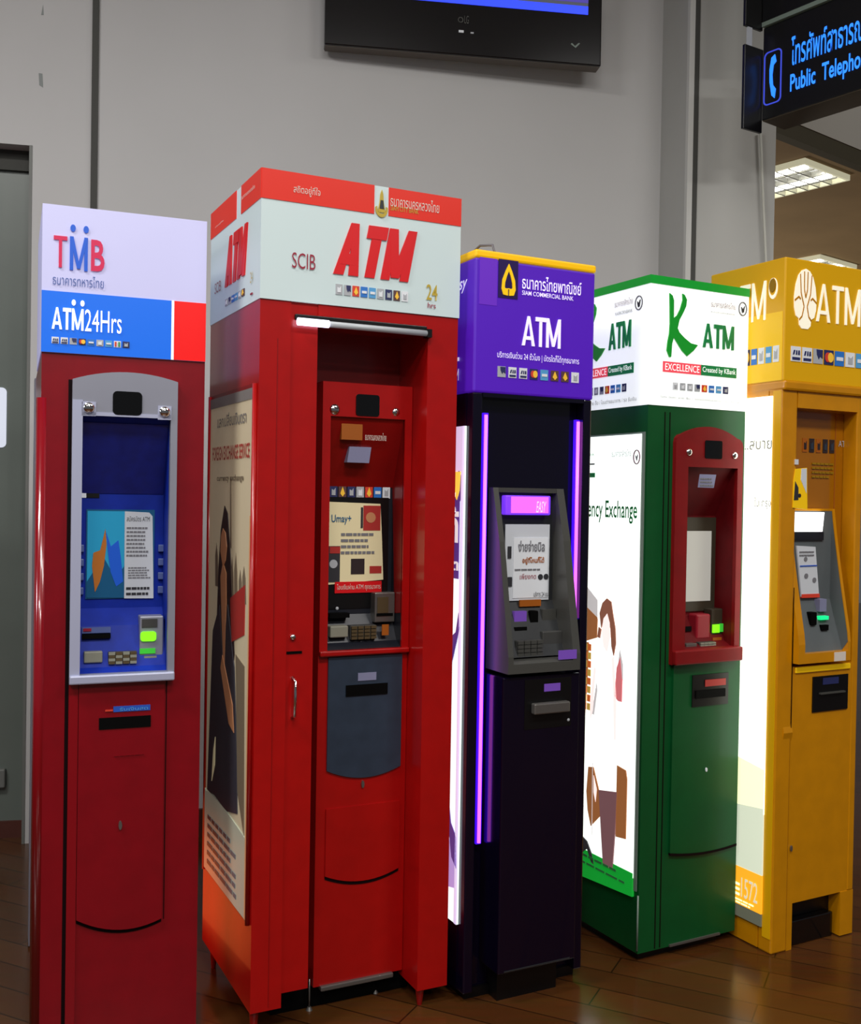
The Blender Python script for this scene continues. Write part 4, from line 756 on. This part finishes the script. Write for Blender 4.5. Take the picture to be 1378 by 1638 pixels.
# ================================================================ 5: yellow machine
def machine_krungsri():
    w, d, s, t = .392, .343, 1.9035, 2.3121
    r = empty('cash_machine', (1.154, 3.455, 0), .4952, 'yellow cash machine with tree emblem on its header and glowing white side panel', 'cash machine', GROUP)
    xp = (0.0722,1.3038)[0]; xr = (0.3882,1.3059)[0]; rc = .06; zl = (0.0561,0.7360)[1]; xr = min(xr, w-.03)
    op0 = (0.0976,0.0838)[0]; op1 = (0.3289,0.0703)[0]; opz = (0.1823,0.1564)[1]
    bm = bmesh.new()
    abox(bm, 0, xp, 0, rc, 0, s, .006); abox(bm, xr, w, 0, rc, opz, s, .004); abox(bm, op1, w, 0, rc, .004, opz); abox(bm, 0, w, rc, d, .004, s); abox(bm, xp, xr, .0, rc, (0.1427,1.8198)[1], s)
    abox(bm, xp, xr, .002, rc, opz, (0.1633,0.9538)[1]); abox(bm, xp, op0, .002, rc, 0, opz)
    link('body', bm, 'yellow_body', r)
    flat('foot_opening', F(rc), rect((op0, .0), (op1, opz)), 'black', r, out=.01); box('cable_tray', op0+.004, op1-.012, .02, .05, .0, .085, 'black_gloss', r, .004)
    xprism_b = bmesh.new(); xprism(xprism_b, [(.002, zl+.03), (-.004, zl), (.002, zl-.03)], .035, xp+.004); link('pillar_step', xprism_b, 'yellow_body', r)
    # header
    h = box('header', -.002, w+.002, -.004, d, s, t, 'yellow_sign', r, .005); f = F(-.004); lf = L(-.002)
    flat('lit_band', lf, rect((d-.004, s+.004), (.004, (0.0643,2.1343)[1])), 'yellow_lit', h, out=.001)
    box('header_lip', -.002, w+.002, -.010, d, s-.03, s+.004, 'yellow_body', h, .008)
    # tree emblem: egg of leaf shapes
    c = (0.0897,2.1837)
    def q(a, b): return (c[0]+a*.052, c[1]+b*.098)
    egg = [(0,1),(.35,.93),(.65,.75),(.88,.42),(1,0),(.97,-.35),(.82,-.62),(.55,-.70),(.5,-.92),(.28,-1.03),(-.28,-1.03),(-.5,-.92),(-.55,-.70),(-.82,-.62),(-.97,-.35),(-1,0),(-.88,.42),(-.65,.75),(-.35,.93)]
    veins = [[(-.52,.80),(-.42,.15),(-.14,-.28),(-.30,-.62),(-.55,-.75)], [(.52,.80),(.42,.15),(.14,-.28),(.30,-.62),(.55,-.75)], [(-.16,.9),(-.14,.3),(0,.02),(.14,.3),(.16,.9)], [(-.98,-.12),(-.62,.02),(-.45,-.05)], [(.98,-.12),(.62,.02),(.45,-.05)]]
    bm = bmesh.new(); aprism(bm, f, [q(*p) for p in egg], 0, .003)
    for P in veins:
        for (a0, b0), (a1, b1) in zip(P, P[1:]):
            ln_ = math.hypot(a1-a0, b1-b0); nx, nz = -(b1-b0)/ln_*.035, (a1-a0)/ln_*.035
            aprism(bm, f, [q(a0+nx, b0+nz), q(a1+nx, b1+nz), q(a1-nx, b1-nz), q(a0-nx, b0-nz)], .003, .0042, 1)
    link('tree_emblem', bm, ['cream_letter', 'yellow_body'], h)
    block('ATM', f, (0.1431,2.1133), (0.3561,2.2403), 'cream_letter', h, s=.17, b=.11, gap=.16)
    ic = (0.0278,1.9653), (0.3989,2.0555)
    icons(f, (0.0291,1.9716), (w-.006, (0.0280,2.0210)[1]), ['visa','visa','plus','mc','blue','white','sky'], h, gap=.14)
    block('ATM', lf, (0.2578,2.1155), (0.0778,2.2468), 'cream_letter', h, s=.17, b=.11, gap=.16)
    cl = (0.0468,2.2153); ring('egg_emblem', lf, circle(cl, .019, 24, .035), circle((cl[0]+.002, cl[1]+.006), .0165, 24, .029), 'cream_letter', h, 0, .003); flat('egg_core', lf, circle((cl[0]+.003, cl[1]+.010), .013, 16, .022), 'emblem_dark', h, out=.004)
    icons(lf, (0.2037,1.9692), (0.0156,2.0234), ['visa','mc','blue','white','sky','white'], h, gap=.2)
    # glossy back wall of the recess with its stickers
    za = (0.1991,1.8156)[1]; zb2 = (0.2071,1.4815)[1]
    bk = flat('recess_back', F(rc), rect((xp, (0.1633,0.9538)[1]), (xr, (0.1428,1.8156)[1])), 'yellow_deep', r, out=.002); fb = F(rc-.002)
    icons(fb, (0.1599,1.6782), (0.3155,1.7250), ['dim','dim_dark','dim','dim_dark','dim_dark'], bk, gap=.3); text('ATM 24', fb, (0.3349,1.7022), (0.4204,1.7232), 'card_grey', bk); lines(fb, (0.2074,1.5908), (0.3204,1.6511), 4, 'emblem_dark', bk)
    flat('seam', fb, rect(((0.3204,1.6511)[0], zb2), ((0.3236,1.6513)[0], za)), 'sticker_gold', bk)
    nt = flat('taped_notice', F(0), [(0.0563,1.4867), (0.1240,1.4809), (0.1177,1.6210), (0.0649,1.6160), (0.0571,1.5741)], 'yellow_lit', r, out=.003)
    flat('notice_photo', F(0), [(0.0892,1.5798), (0.1168,1.5351), (0.1148,1.6188), (0.0912,1.6175)], 'paper', nt, out=.0045); flat('notice_photo', F(0), [(0.0586,1.5118), (0.0790,1.5126), (0.0780,1.5542), (0.0630,1.5743)], 'print_dark', nt, out=.0045); flat('notice_photo', F(0), circle((0.0845,1.5274), .007, 12), 'hair', nt, out=.0045)
    flat('tape', F(0), rect((0.0617,1.6304), (0.0759,1.6479)), 'paper', nt, out=.0045)
    # curved bezel
    zt = (0.2433,1.4847)[1]; zb = (0.2004,0.9667)[1]
    A0 = xp+.001; A1 = (0.3232,1.0939)[0]; A1 = min(A1, xr-.006)
    def yp(z): k = (zt-z)/(zt-zb); return .055-.08*min(1.0, (k/.85))**1.15
    zz = [zt-(zt-zb)*i/16 for i in range(17)]
    prof = [(rc, zt)]+[(yp(z), z) for z in zz]+[(rc, zb)]
    e0, e1 = A0+.030, A1-.012
    bm = bmesh.new(); xprism(bm, prof, A0, e0); xprism(bm, prof, e1, A1); zi = (0.2147,1.0001)[1]
    xprism(bm, [(rc, zi), (yp(zi), zi), (yp(zb), zb), (rc, zb)], e0, e1); xprism(bm, [(rc, zt), (yp(zt), zt), (yp(zt)+.001, zt-.008), (rc, zt-.008)], e0, e1)
    bez = link('bezel', bm, 'yellow_body', r)
    zs = (0.2155,1.3652)[1]; ze = (0.2201,1.1710)[1]
    ip = [(.057, zt-.008), (.057, ze), (.03, (0.2243,1.0882)[1]), (.0, zi)]
    bm = bmesh.new(); sheet(bm, ip, e0, e1); bm.faces.new([bm.verts.new((e1-.001, y, z)) for y, z in ip+[(yp(z)+.002, z) for z in zz[::-1] if z > zi]]); pan = link('customer_panel', bm, 'grey_inner', bez)
    hz0, hz1 = (0.1730,1.4057)[1], (0.1714,1.4719)[1]; ha, hb = e0-.028, (0.2573,1.4533)[0]
    hd = flat('lit_hood', F(.045), [(ha, hz0), (hb-.008, hz0), (hb, hz1), (ha, hz1)], 'hood_white', pan, out=.003, base=-.012)
    sf = F(.055)
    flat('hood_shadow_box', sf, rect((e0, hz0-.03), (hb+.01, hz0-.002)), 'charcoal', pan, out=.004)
    scn = flat('screen', sf, [(0.1627,1.1826), (0.2479,1.1824), (0.2254,1.3528), (0.1346,1.3575)], 'paper', pan, out=.006)
    flat('orange_foot', sf, [(0.1628,1.1784), (0.2496,1.1780), (0.2477,1.1910), (0.1625,1.1912)], 'card_red', scn, out=.008)
    for p, k in (((0.1777,1.3112), .008), ((0.1821,1.2534), .009), ((0.2220,1.2385), .009)): flat('notice_mark', sf, circle(p, k, 10), 'print_grey', scn, out=.008)
    flat('notice_rule', sf, [(0.1512,1.2852), (0.2332,1.2861), (0.2331,1.2904), (0.1511,1.2895)], 'tag_blue', scn, out=.008); lines(sf, (0.1474,1.3215), (0.2256,1.3442), 2, 'print_grey', scn, out=.008)
    flat('card_entry', F(.03), rrect((0.1818,1.0867), (0.2081,1.1313), .004), 'slot', pan, out=.008, base=-.03); flat('grey_plate', F(.035), rect((0.2321,1.1304), (0.2649,1.1733)), 'tag_lav', pan, out=.004, base=-.03)
    flat('green_light', F(.03), rect((0.2270,1.1032), (0.2667,1.1156)), 'led_teal', pan, out=.008, base=-.03); flat('card_slot', F(.025), rect((0.2283,1.0674), (0.2616,1.0862)), 'slot', pan, out=.008, base=-.03)
    flat('price_tag', F(yp(zi)), rect((0.2429,0.9674), (0.2976,0.9978)), 'off_white', bez, out=.002)
    flat('seam', F(.0), rect((xp-.002, zl), (xp+.001, (0.0683,1.2203)[1])), 'seam', r, out=.001)
    cs = flat('cash_tray', F(.002), rect((0.1701,0.7944), (0.3423,0.9150)), 'black', r, out=.004); a, b = (0.1988,0.8546), (0.3186,0.8597); box('tray_lip', a[0], b[0], -.012, .004, a[1], b[1], 'bezel', cs); flat('tray_label', F(-.002), rect((0.2163,0.8858), (0.2925,0.9083)), 'card_navy', cs)
    box('top_ledge', xp+.015, xr-.01, -.004, .01, (0.1638,0.9326)[1], (0.1634,0.9517)[1], 'yellow_lit', r, .003)
    p = (0.0827,0.3454); flat('keyhole', F(0), circle(p, .004, 10, .010), 'steel', r, out=.005)
    # bright light box on the left side
    u1 = (0.0389,1.7160)[0]; u0 = d-.02; z1 = (0.0419,1.8575)[1]; zc = ((0.0425,0.0818)[1], (0.0434,0.1236)[1], (0.0462,0.2533)[1], (0.0506,0.4583)[1], (0.0538,0.6091)[1])
    lb = flat('side_light_box', L(0), rect((u0, zc[3]), (u1, z1)), 'e_panel', r, out=.006); lf = L(0)
    flat('pale_yellow_zone', lf, [(u0, zc[3]), (u1, zc[3]), (u1, zc[4]), (u0-.1, zc[4]+.03), (u0, zc[4]+.02)], 'e_pale', lb, out=.0075)
    flat('grey_zone', lf, [(u0, zc[2]), (u1, zc[2]), (u1, zc[3]+.02), (u0, zc[3]-.01)], 'e_greygreen', lb, out=.008)
    ob = flat('orange_zone', lf, rect((u0, zc[1]), (u1, zc[2])), 'e_orange', lb, out=.009)
    flat('grey_foot', lf, rect((u0, zc[0]), (u1, zc[1])), 'e_grey', lb, out=.008)
    text('1572', lf, (0.1278,0.1532), (0.0538,0.2210), 'cream_letter', lb, out=.011); lines(lf, (u0-.06, (0.0637,0.1581)[1]-.03), (u1+.02, (0.0637,0.1581)[1]-.01), 2, 'e_pale', lb, out=.011); lines(lf, (0.1586,0.1548), (0.1362,0.2062), 3, 'e_pale', lb, out=.011, ragged=0)
    text('จะ..สบาย', lf, (0.1974,1.6812), (0.0333,1.7118), 'faint_grey', lb, out=.009); text('ใน กรุง', lf, (0.1062,1.4797), (0.0319,1.5185), 'faint_grey', lb, out=.009)
    flat('panel_edge', L(0), rect((u1, .05), (.004, s-.03)), 'yellow_sign', r, out=.002)
    return r
machine_krungsri()

# ================================================================ television
def television():
    r = empty('television', (-.496, 4.580, 0), .148, 'black flat television with blue band on its screen, high on the grey wall', 'television')
    w, zb, zt = 1.248, 3.464, 4.22
    f = F(0); zs = (1.1823,3.6893)[1]; xs = (1.1821,3.7005)[0]; xl = w-xs
    bm = bmesh.new(); abox(bm, 0, w, 0, .07, zb, zt, .006); cs = link('casing', bm, 'tv_body', r)
    flat('underside', ('T', zb+.0), rect((.004, .008), (w-.004, .068)), 'tv_under', cs, out=-.002)
    sc = flat('screen', f, rect((xl, zs), (xs, zt-.06)), 'tv_grey', r, out=.002)
    z2 = (1.1816,3.7257)[1]
    flat('screen_band', f, rect((xl, zs), (xs, z2)), 'tv_blue', sc, out=.003); flat('screen_picture', f, rect((xl, z2+.015), (xs, zt-.07)), 'tv_violet', sc, out=.003)
    c = (0.5992,3.6183); ring('maker_badge', f, circle(c, .012, 18), circle(c, .009, 18), 'bezel', r, 0, .003); text('LG', f, (0.6163,3.6032), (0.6354,3.6379), 'bezel', r)
    flat('casing_glint', f, rect((0.5917,3.5626), (0.6140,3.5727)), 'card_white', r, out=.003); flat('casing_glint', f, rect((0.6452,3.5615), (0.6592,3.5681)), 'card_grey', r, out=.003)  # pale patches painted in for a shiny highlight on the casing
    flat('status_mark', f, [(1.1035,3.5512), (1.1270,3.5363), (1.1470,3.5575), (1.1411,3.5598), (1.1239,3.5444), (1.1092,3.5573)], 'trim_pale', r, out=.003)
    box('wall_bracket', w*.4, w*.6, .07, .30, 3.75, 3.95, 'black', r, .004)
television()

# ================================================================ hanging signs
def telephone_sign():
    r = empty('hanging_sign', (1.373, 4.450, 0), -.929, 'black lit sign with blue telephone symbol and blue lettering', 'sign')
    zb = 3.1161; zt = (-0.0034,3.5048)[1]; ln = 2.3
    box('casing', 0, ln, 0, .16, zb, zt, 'sign_black', r, .004)
    flat('underside', ('T', zb), rect((.004, .004), (ln, .156)), 'sign_under', r, out=-.003)
    f = F(0)
    a, b = (0.0079,3.1730), (0.0936,3.3964)
    ring('symbol_frame', f, rrect(a, b, .02), rrect((a[0]+.005, a[1]+.005), (b[0]-.005, b[1]-.005), .017), 'sign_line', r, 0, .003)
    H = [(0.0610,3.3761), (0.0678,3.3453), (0.0545,3.3340), (0.0494,3.2939), (0.0535,3.2510), (0.0676,3.2311), (0.0625,3.1937), (0.0485,3.2083), (0.0379,3.2662), (0.0366,3.3188), (0.0446,3.3658)]
    flat('handset_symbol', f, H, 'sign_blue', r, out=.004)
    L0, L1 = (0.1405,3.3014), (0.1382,3.3943); ue = (0.4481,3.3146)[0]
    text('โทรศัพท์สาธารณะ', f, (L0[0], L0[1]), (L0[0]+(ue-L0[0])*1.10, (0.1376,3.4202)[1]), 'sign_blue', r, bold=.012)
    p0 = (0.1377,3.1742); p1 = (0.1354,3.2671); ue = (0.4505,3.2173)[0]
    text('Public  Telephone', f, (p0[0], p0[1]), (p0[0]+(ue-p0[0])*1.16, p1[1]), 'sign_blue', r, bold=.02)
    return zt
ZT = telephone_sign()
def upper_sign():
    r = empty('hanging_sign', (1.373, 4.450, 0), -.929, 'blank black sign box stacked above the telephone sign', 'sign')
    box('casing', 0, 2.3, -.01, .17, ZT+.02, ZT+.50, 'sign_black', r, .004)
    box('bottom_trim', 0, 2.3, -.012, .17, ZT+.002, ZT+.02, 'trim_pale', r)
    for x in (.5, 1.7): tube('hanger_rod', [(x, .08, ZT+.45), (x, .08, 4.6)], .008, 'black', r)
upper_sign()
def bracket():
    r = empty('sign_bracket', (1.373, 4.450, 0), .55, 'black mounting box at the pillar end of the telephone sign', 'bracket')
    x0 = (-0.1091,3.2071)[0]; z0 = (-0.0520,3.0651)[1]
    box('lower_box', x0, .003, .0, .014, z0, (-0.0626,3.4153)[1], 'sign_black', r, .002); box('upper_box', x0, -.004, .0, .014, (-0.0649,3.4929)[1], (-0.0649,3.4929)[1]+.5, 'black', r, .002)
    box('steel_link', x0+.02, x0+.045, .003, .012, (-0.0626,3.4153)[1]-.01, (-0.0649,3.4929)[1]+.01, 'card_grey', r)
bracket()

# ================================================================ cables
def cable_on_pillar():
    W = Matrix.Translation((-1.77, 4.42, 0)) @ Matrix.Rotation(.20, 4, 'Z')
    pts = []
    for px in ((3.2345,3.1744), (3.2437,3.0401), (3.2575,2.8439), (3.2756,2.5911), (3.2851,2.4503)):
        pts.append(W @ Vector((px[0], -.315, px[1])))
    pts = pts + [W @ Vector(((3.3023,1.9693)[0], -.315, (3.3023,1.9693)[1]))]
    o = tube('power_cable', pts, .006, 'cable'); o['label'] = 'thin white cable running down the pillar below the telephone sign'; o['category'] = 'cable'
cable_on_pillar()
def cable_on_machine():
    c, s = math.cos(.4726), math.sin(.4726)
    def g(x, y, z): return (.120+x*c-y*s, 3.078+x*s+y*c, z)
    r = empty('power_cable', g(.20, .22, 2.2307), .4726, 'grey cable with plug rising from the top of the purple header', 'cable')
    W = r
    box('plug', -.05, .05, -.03, .03, 0, .05, 'cable_grey', r, .012)
    tube('cord', [(0, 0, .04), (-.004, .02, .085), (-.004, .10, .10), (0, .22, .075), (0, .30, .03)], .004, 'cable_grey', r)
cable_on_machine()

# ================================================================ the building
def struct(o): o['kind'] = 'structure'; return o
WM = Matrix.Translation((-1.77, 4.42, 0)) @ Matrix.Rotation(.20, 4, 'Z')
def wstruct(name, bm, m):
    o = link(name, bm, m); o.matrix_world = WM; return struct(o)
CE = 4.6
bm = bmesh.new(); abox(bm, -9, 12, -5, 16, -.05, 0); struct(link('floor', bm, 'floor_boards'))
dx, dz = (0.0673,2.9555); u0 = (2.8569,2.9885)[0]; p0 = (2.8924,2.9055)[0]; p1 = (3.3202,2.9091)[0]
bm = bmesh.new(); abox(bm, dx, p1, 0, .2, 0, CE); abox(bm, -6, dx, 0, .2, dz, CE); abox(bm, -6, -1.3, 0, .2, 0, dz); struct(wstruct('wall_back', bm, 'wall_paint'))
bm = bmesh.new(); abox(bm, p0, p1, -.30, 0, 0, CE); wstruct('wall_pillar', bm, 'pillar_paint')
g0 = (2.9134,2.9070)[0]; g1 = (2.9375,2.9088)[0]
bm = bmesh.new(); abox(bm, g0, g1, -.304, -.30, 0, CE); wstruct('trim_1', bm, 'groove')
bm = bmesh.new(); abox(bm, p0-.004, g0, -.306, -.28, 0, CE); wstruct('trim_2', bm, 'trim_light')
s0 = (0.3045,3.0625)[0]; s1 = (0.3312,3.0649)[0]
bm = bmesh.new(); abox(bm, s0, s1, -.012, 0, 0, CE); wstruct('trim_3', bm, 'groove')
bm = bmesh.new(); aprism(bm, F(0), [(0.0920,3.2120), (0.1071,3.2029), (0.1039,3.2604), (0.0889,3.2615)], 0, .0015); aprism(bm, F(0), [(0.0962,3.5059), (0.1062,3.5069), (0.1033,3.5485)], 0, .0015); wstruct('trim_4', bm, 'scuff')
bm = bmesh.new(); abox(bm, dx+.02, p0, -.015, 0, 0, .12); abox(bm, p0-.015, p1, -.315, -.3, 0, .12); wstruct('baseboard_back', bm, 'skirting')
# door in its recess at the left
dd = .10
bm = bmesh.new(); abox(bm, -1.3, dx, dd, dd+.05, (0.0000,0.0725)[1], (-0.0043,2.8697)[1]); door = wstruct('door_1', bm, 'door_leaf')
def dpart(name, bm, m):
    o = link(name, bm, m); o.parent = door; return o
bm = bmesh.new(); abox(bm, -1.3, dx, dd-.012, dd+.05, .0, (0.0000,0.0725)[1]); dpart('kick_board', bm, 'kick_wood')
bm = bmesh.new(); abox(bm, -1.3, dx, dd-.02, dd+.1, (-0.0043,2.8697)[1], dz); dpart('transom', bm, 'soffit')
fx = (-0.0425,1.8087); bm = bmesh.new(); aprism(bm, F(dd), rrect((fx[0]-.25, (-0.0552,1.6847)[1]), (fx[0], (-0.0578,1.9424)[1]), .02), 0, .004); vp = dpart('vision_panel', bm, 'frost')
bm = bmesh.new(); abox(bm, -.10, (-0.0276,0.2692)[0], dd-.03, dd, (-0.0398,0.2209)[1], (-0.0407,0.3023)[1], .006); dpart('door_holder', bm, 'door_frame')
bm = bmesh.new(); abox(bm, dx-.012, dx+.0, -.004, dd, 0, dz); wstruct('trim_5', bm, 'door_frame')
# bulkhead and lower ceiling over the passage on the right
PM = Matrix.Translation((1.745, 5.15, 0)) @ Matrix.Rotation(.671, 4, 'Z'); PC = 3.3
bm = bmesh.new(); abox(bm, -.35, 7, 0, .2, 3.368, CE); o = struct(link('wall_bulkhead', bm, 'bulkhead_paint')); o.matrix_world = PM
bm = bmesh.new(); abox(bm, -.35, 7, .005, .06, PC-.012, 3.372); o = struct(link('trim_6', bm, 'soffit_edge')); o.matrix_world = PM
bm = bmesh.new(); abox(bm, -.35, 9, .05, 12, PC, PC+.06); o = struct(link('ceiling_passage', bm, 'passage_ceiling')); o.matrix_world = PM
bm = bmesh.new(); abox(bm, -.35, 9, 12, 12.2, 0, PC+.06); o = struct(link('wall_passage', bm, 'bulkhead_paint')); o.matrix_world = PM
bm = bmesh.new(); abox(bm, -9, 12, -5, 5.6, CE, CE+.1); struct(link('ceiling', bm, 'wall_paint'))

def ceiling_light(cx, cy, wx, wy, label):
    loc = PM @ Vector((cx, cy, PC))
    r = empty('ceiling_light', loc, .671, label, 'ceiling light', 'louvred ceiling lights in the passage')
    bm = bmesh.new(); aring(bm, ('T', 0), rect((-wx/2, -wy/2), (wx/2, wy/2)), rect((-wx/2+.014, -wy/2+.014), (wx/2-.014, wy/2-.014)), -.03, .0); link('frame', bm, 'fitting_frame', r)
    bm = bmesh.new(); abox(bm, -wx/2+.02, wx/2-.02, -wy/2+.02, wy/2-.02, -.006, -.001); link('reflector', bm, 'reflector', r)
    for k in (-.26, .26):
        tube('lamp_tube', [(k*wx, -wy/2+.05, -.016), (k*wx, wy/2-.05, -.016)], .009, 'tube_white', r)
    n = 13
    bm = bmesh.new()
    for i in range(1, n): y = -wy/2+.03+(wy-.06)*i/n; abox(bm, -wx/2+.014, wx/2-.014, y-.005, y+.005, -.034, -.008)
    abox(bm, -.004, .004, -wy/2+.014, wy/2-.014, -.036, -.008); abox(bm, -wx*.25-.003, -wx*.25+.003, -wy/2+.014, wy/2-.014, -.036, -.03); abox(bm, wx*.25-.003, wx*.25+.003, -wy/2+.014, wy/2-.014, -.036, -.03); link('louvre', bm, 'louvre', r)
ceiling_light((.37+.774)/2-.02, .142+.5, .44, 1.0, 'bright louvred ceiling light just right of the pillar, the nearer of two')
ceiling_light(2.56, 1.75, .50, 1.0, 'louvred ceiling light deeper in the passage, just above the yellow header')

# ================================================================ light
def area(name, loc, rot, sx, sy, power, col=(1, 1, 1)):
    l = bpy.data.lights.new(name, 'AREA'); l.shape = 'RECTANGLE'; l.size = sx; l.size_y = sy; l.energy = power; l.color = col
    o = bpy.data.objects.new(name, l); COL.objects.link(o); o.location = loc; o.rotation_euler = rot; return o
for i, (x, y, p) in enumerate(((-2.2, 1.0, 104), (.4, .2, 96), (2.6, 1.2, 76), (-1.0, -2.6, 96), (1.8, -2.6, 96))):
    area('hall_light', (x, y, CE-.03), (0, 0, .2), 1.3, .5, p, (1.0, .98, .95))
area('hall_light', (3.3, 3.3, CE-.03), (0, 0, .5), 1.0, .5, 38, (1.0, .97, .92))  # extra unseen light added to brighten the bulkhead and right-hand side
area('added_side_light', (-2.7, 1.5, 2.3), (0, math.radians(-80), 0), .35, .5, 14, (.95, .95, 1.0))  # unseen light added for the highlight on the dark red corner post
area('passage_uplight_fill', (PM @ Vector((1.6, 3.2, .6))), (math.pi, 0, .6), 1.6, 1.6, 75, (1, .93, .80))  # unseen uplight added in place of floor bounce, brightens the passage ceiling
wd = bpy.data.worlds.new('hall_ambient'); S.world = wd; wd.use_nodes = True
wd.node_tree.nodes['Background'].inputs['Color'].default_value = (.92, .95, 1.0, 1); wd.node_tree.nodes['Background'].inputs['Strength'].default_value = .10

# ================================================================ camera
cam = bpy.data.cameras.new('camera'); co = bpy.data.objects.new('camera', cam); COL.objects.link(co); S.camera = co
cam.sensor_fit = 'HORIZONTAL'; cam.sensor_width = 36.0; cam.lens = 36.0*1674.76/1378.0; cam.clip_end = 100
co.matrix_world = Matrix.Translation((0, 0, 1.5)) @ Matrix.Rotation(math.pi/2-.01367, 4, 'X') @ Matrix.Rotation(.01668, 4, 'Z')
vs = S.view_settings; vs.view_transform = 'Standard'; vs.look = 'None'; vs.gamma = 1.0; vs.exposure = 0.0; vs.use_curve_mapping = False
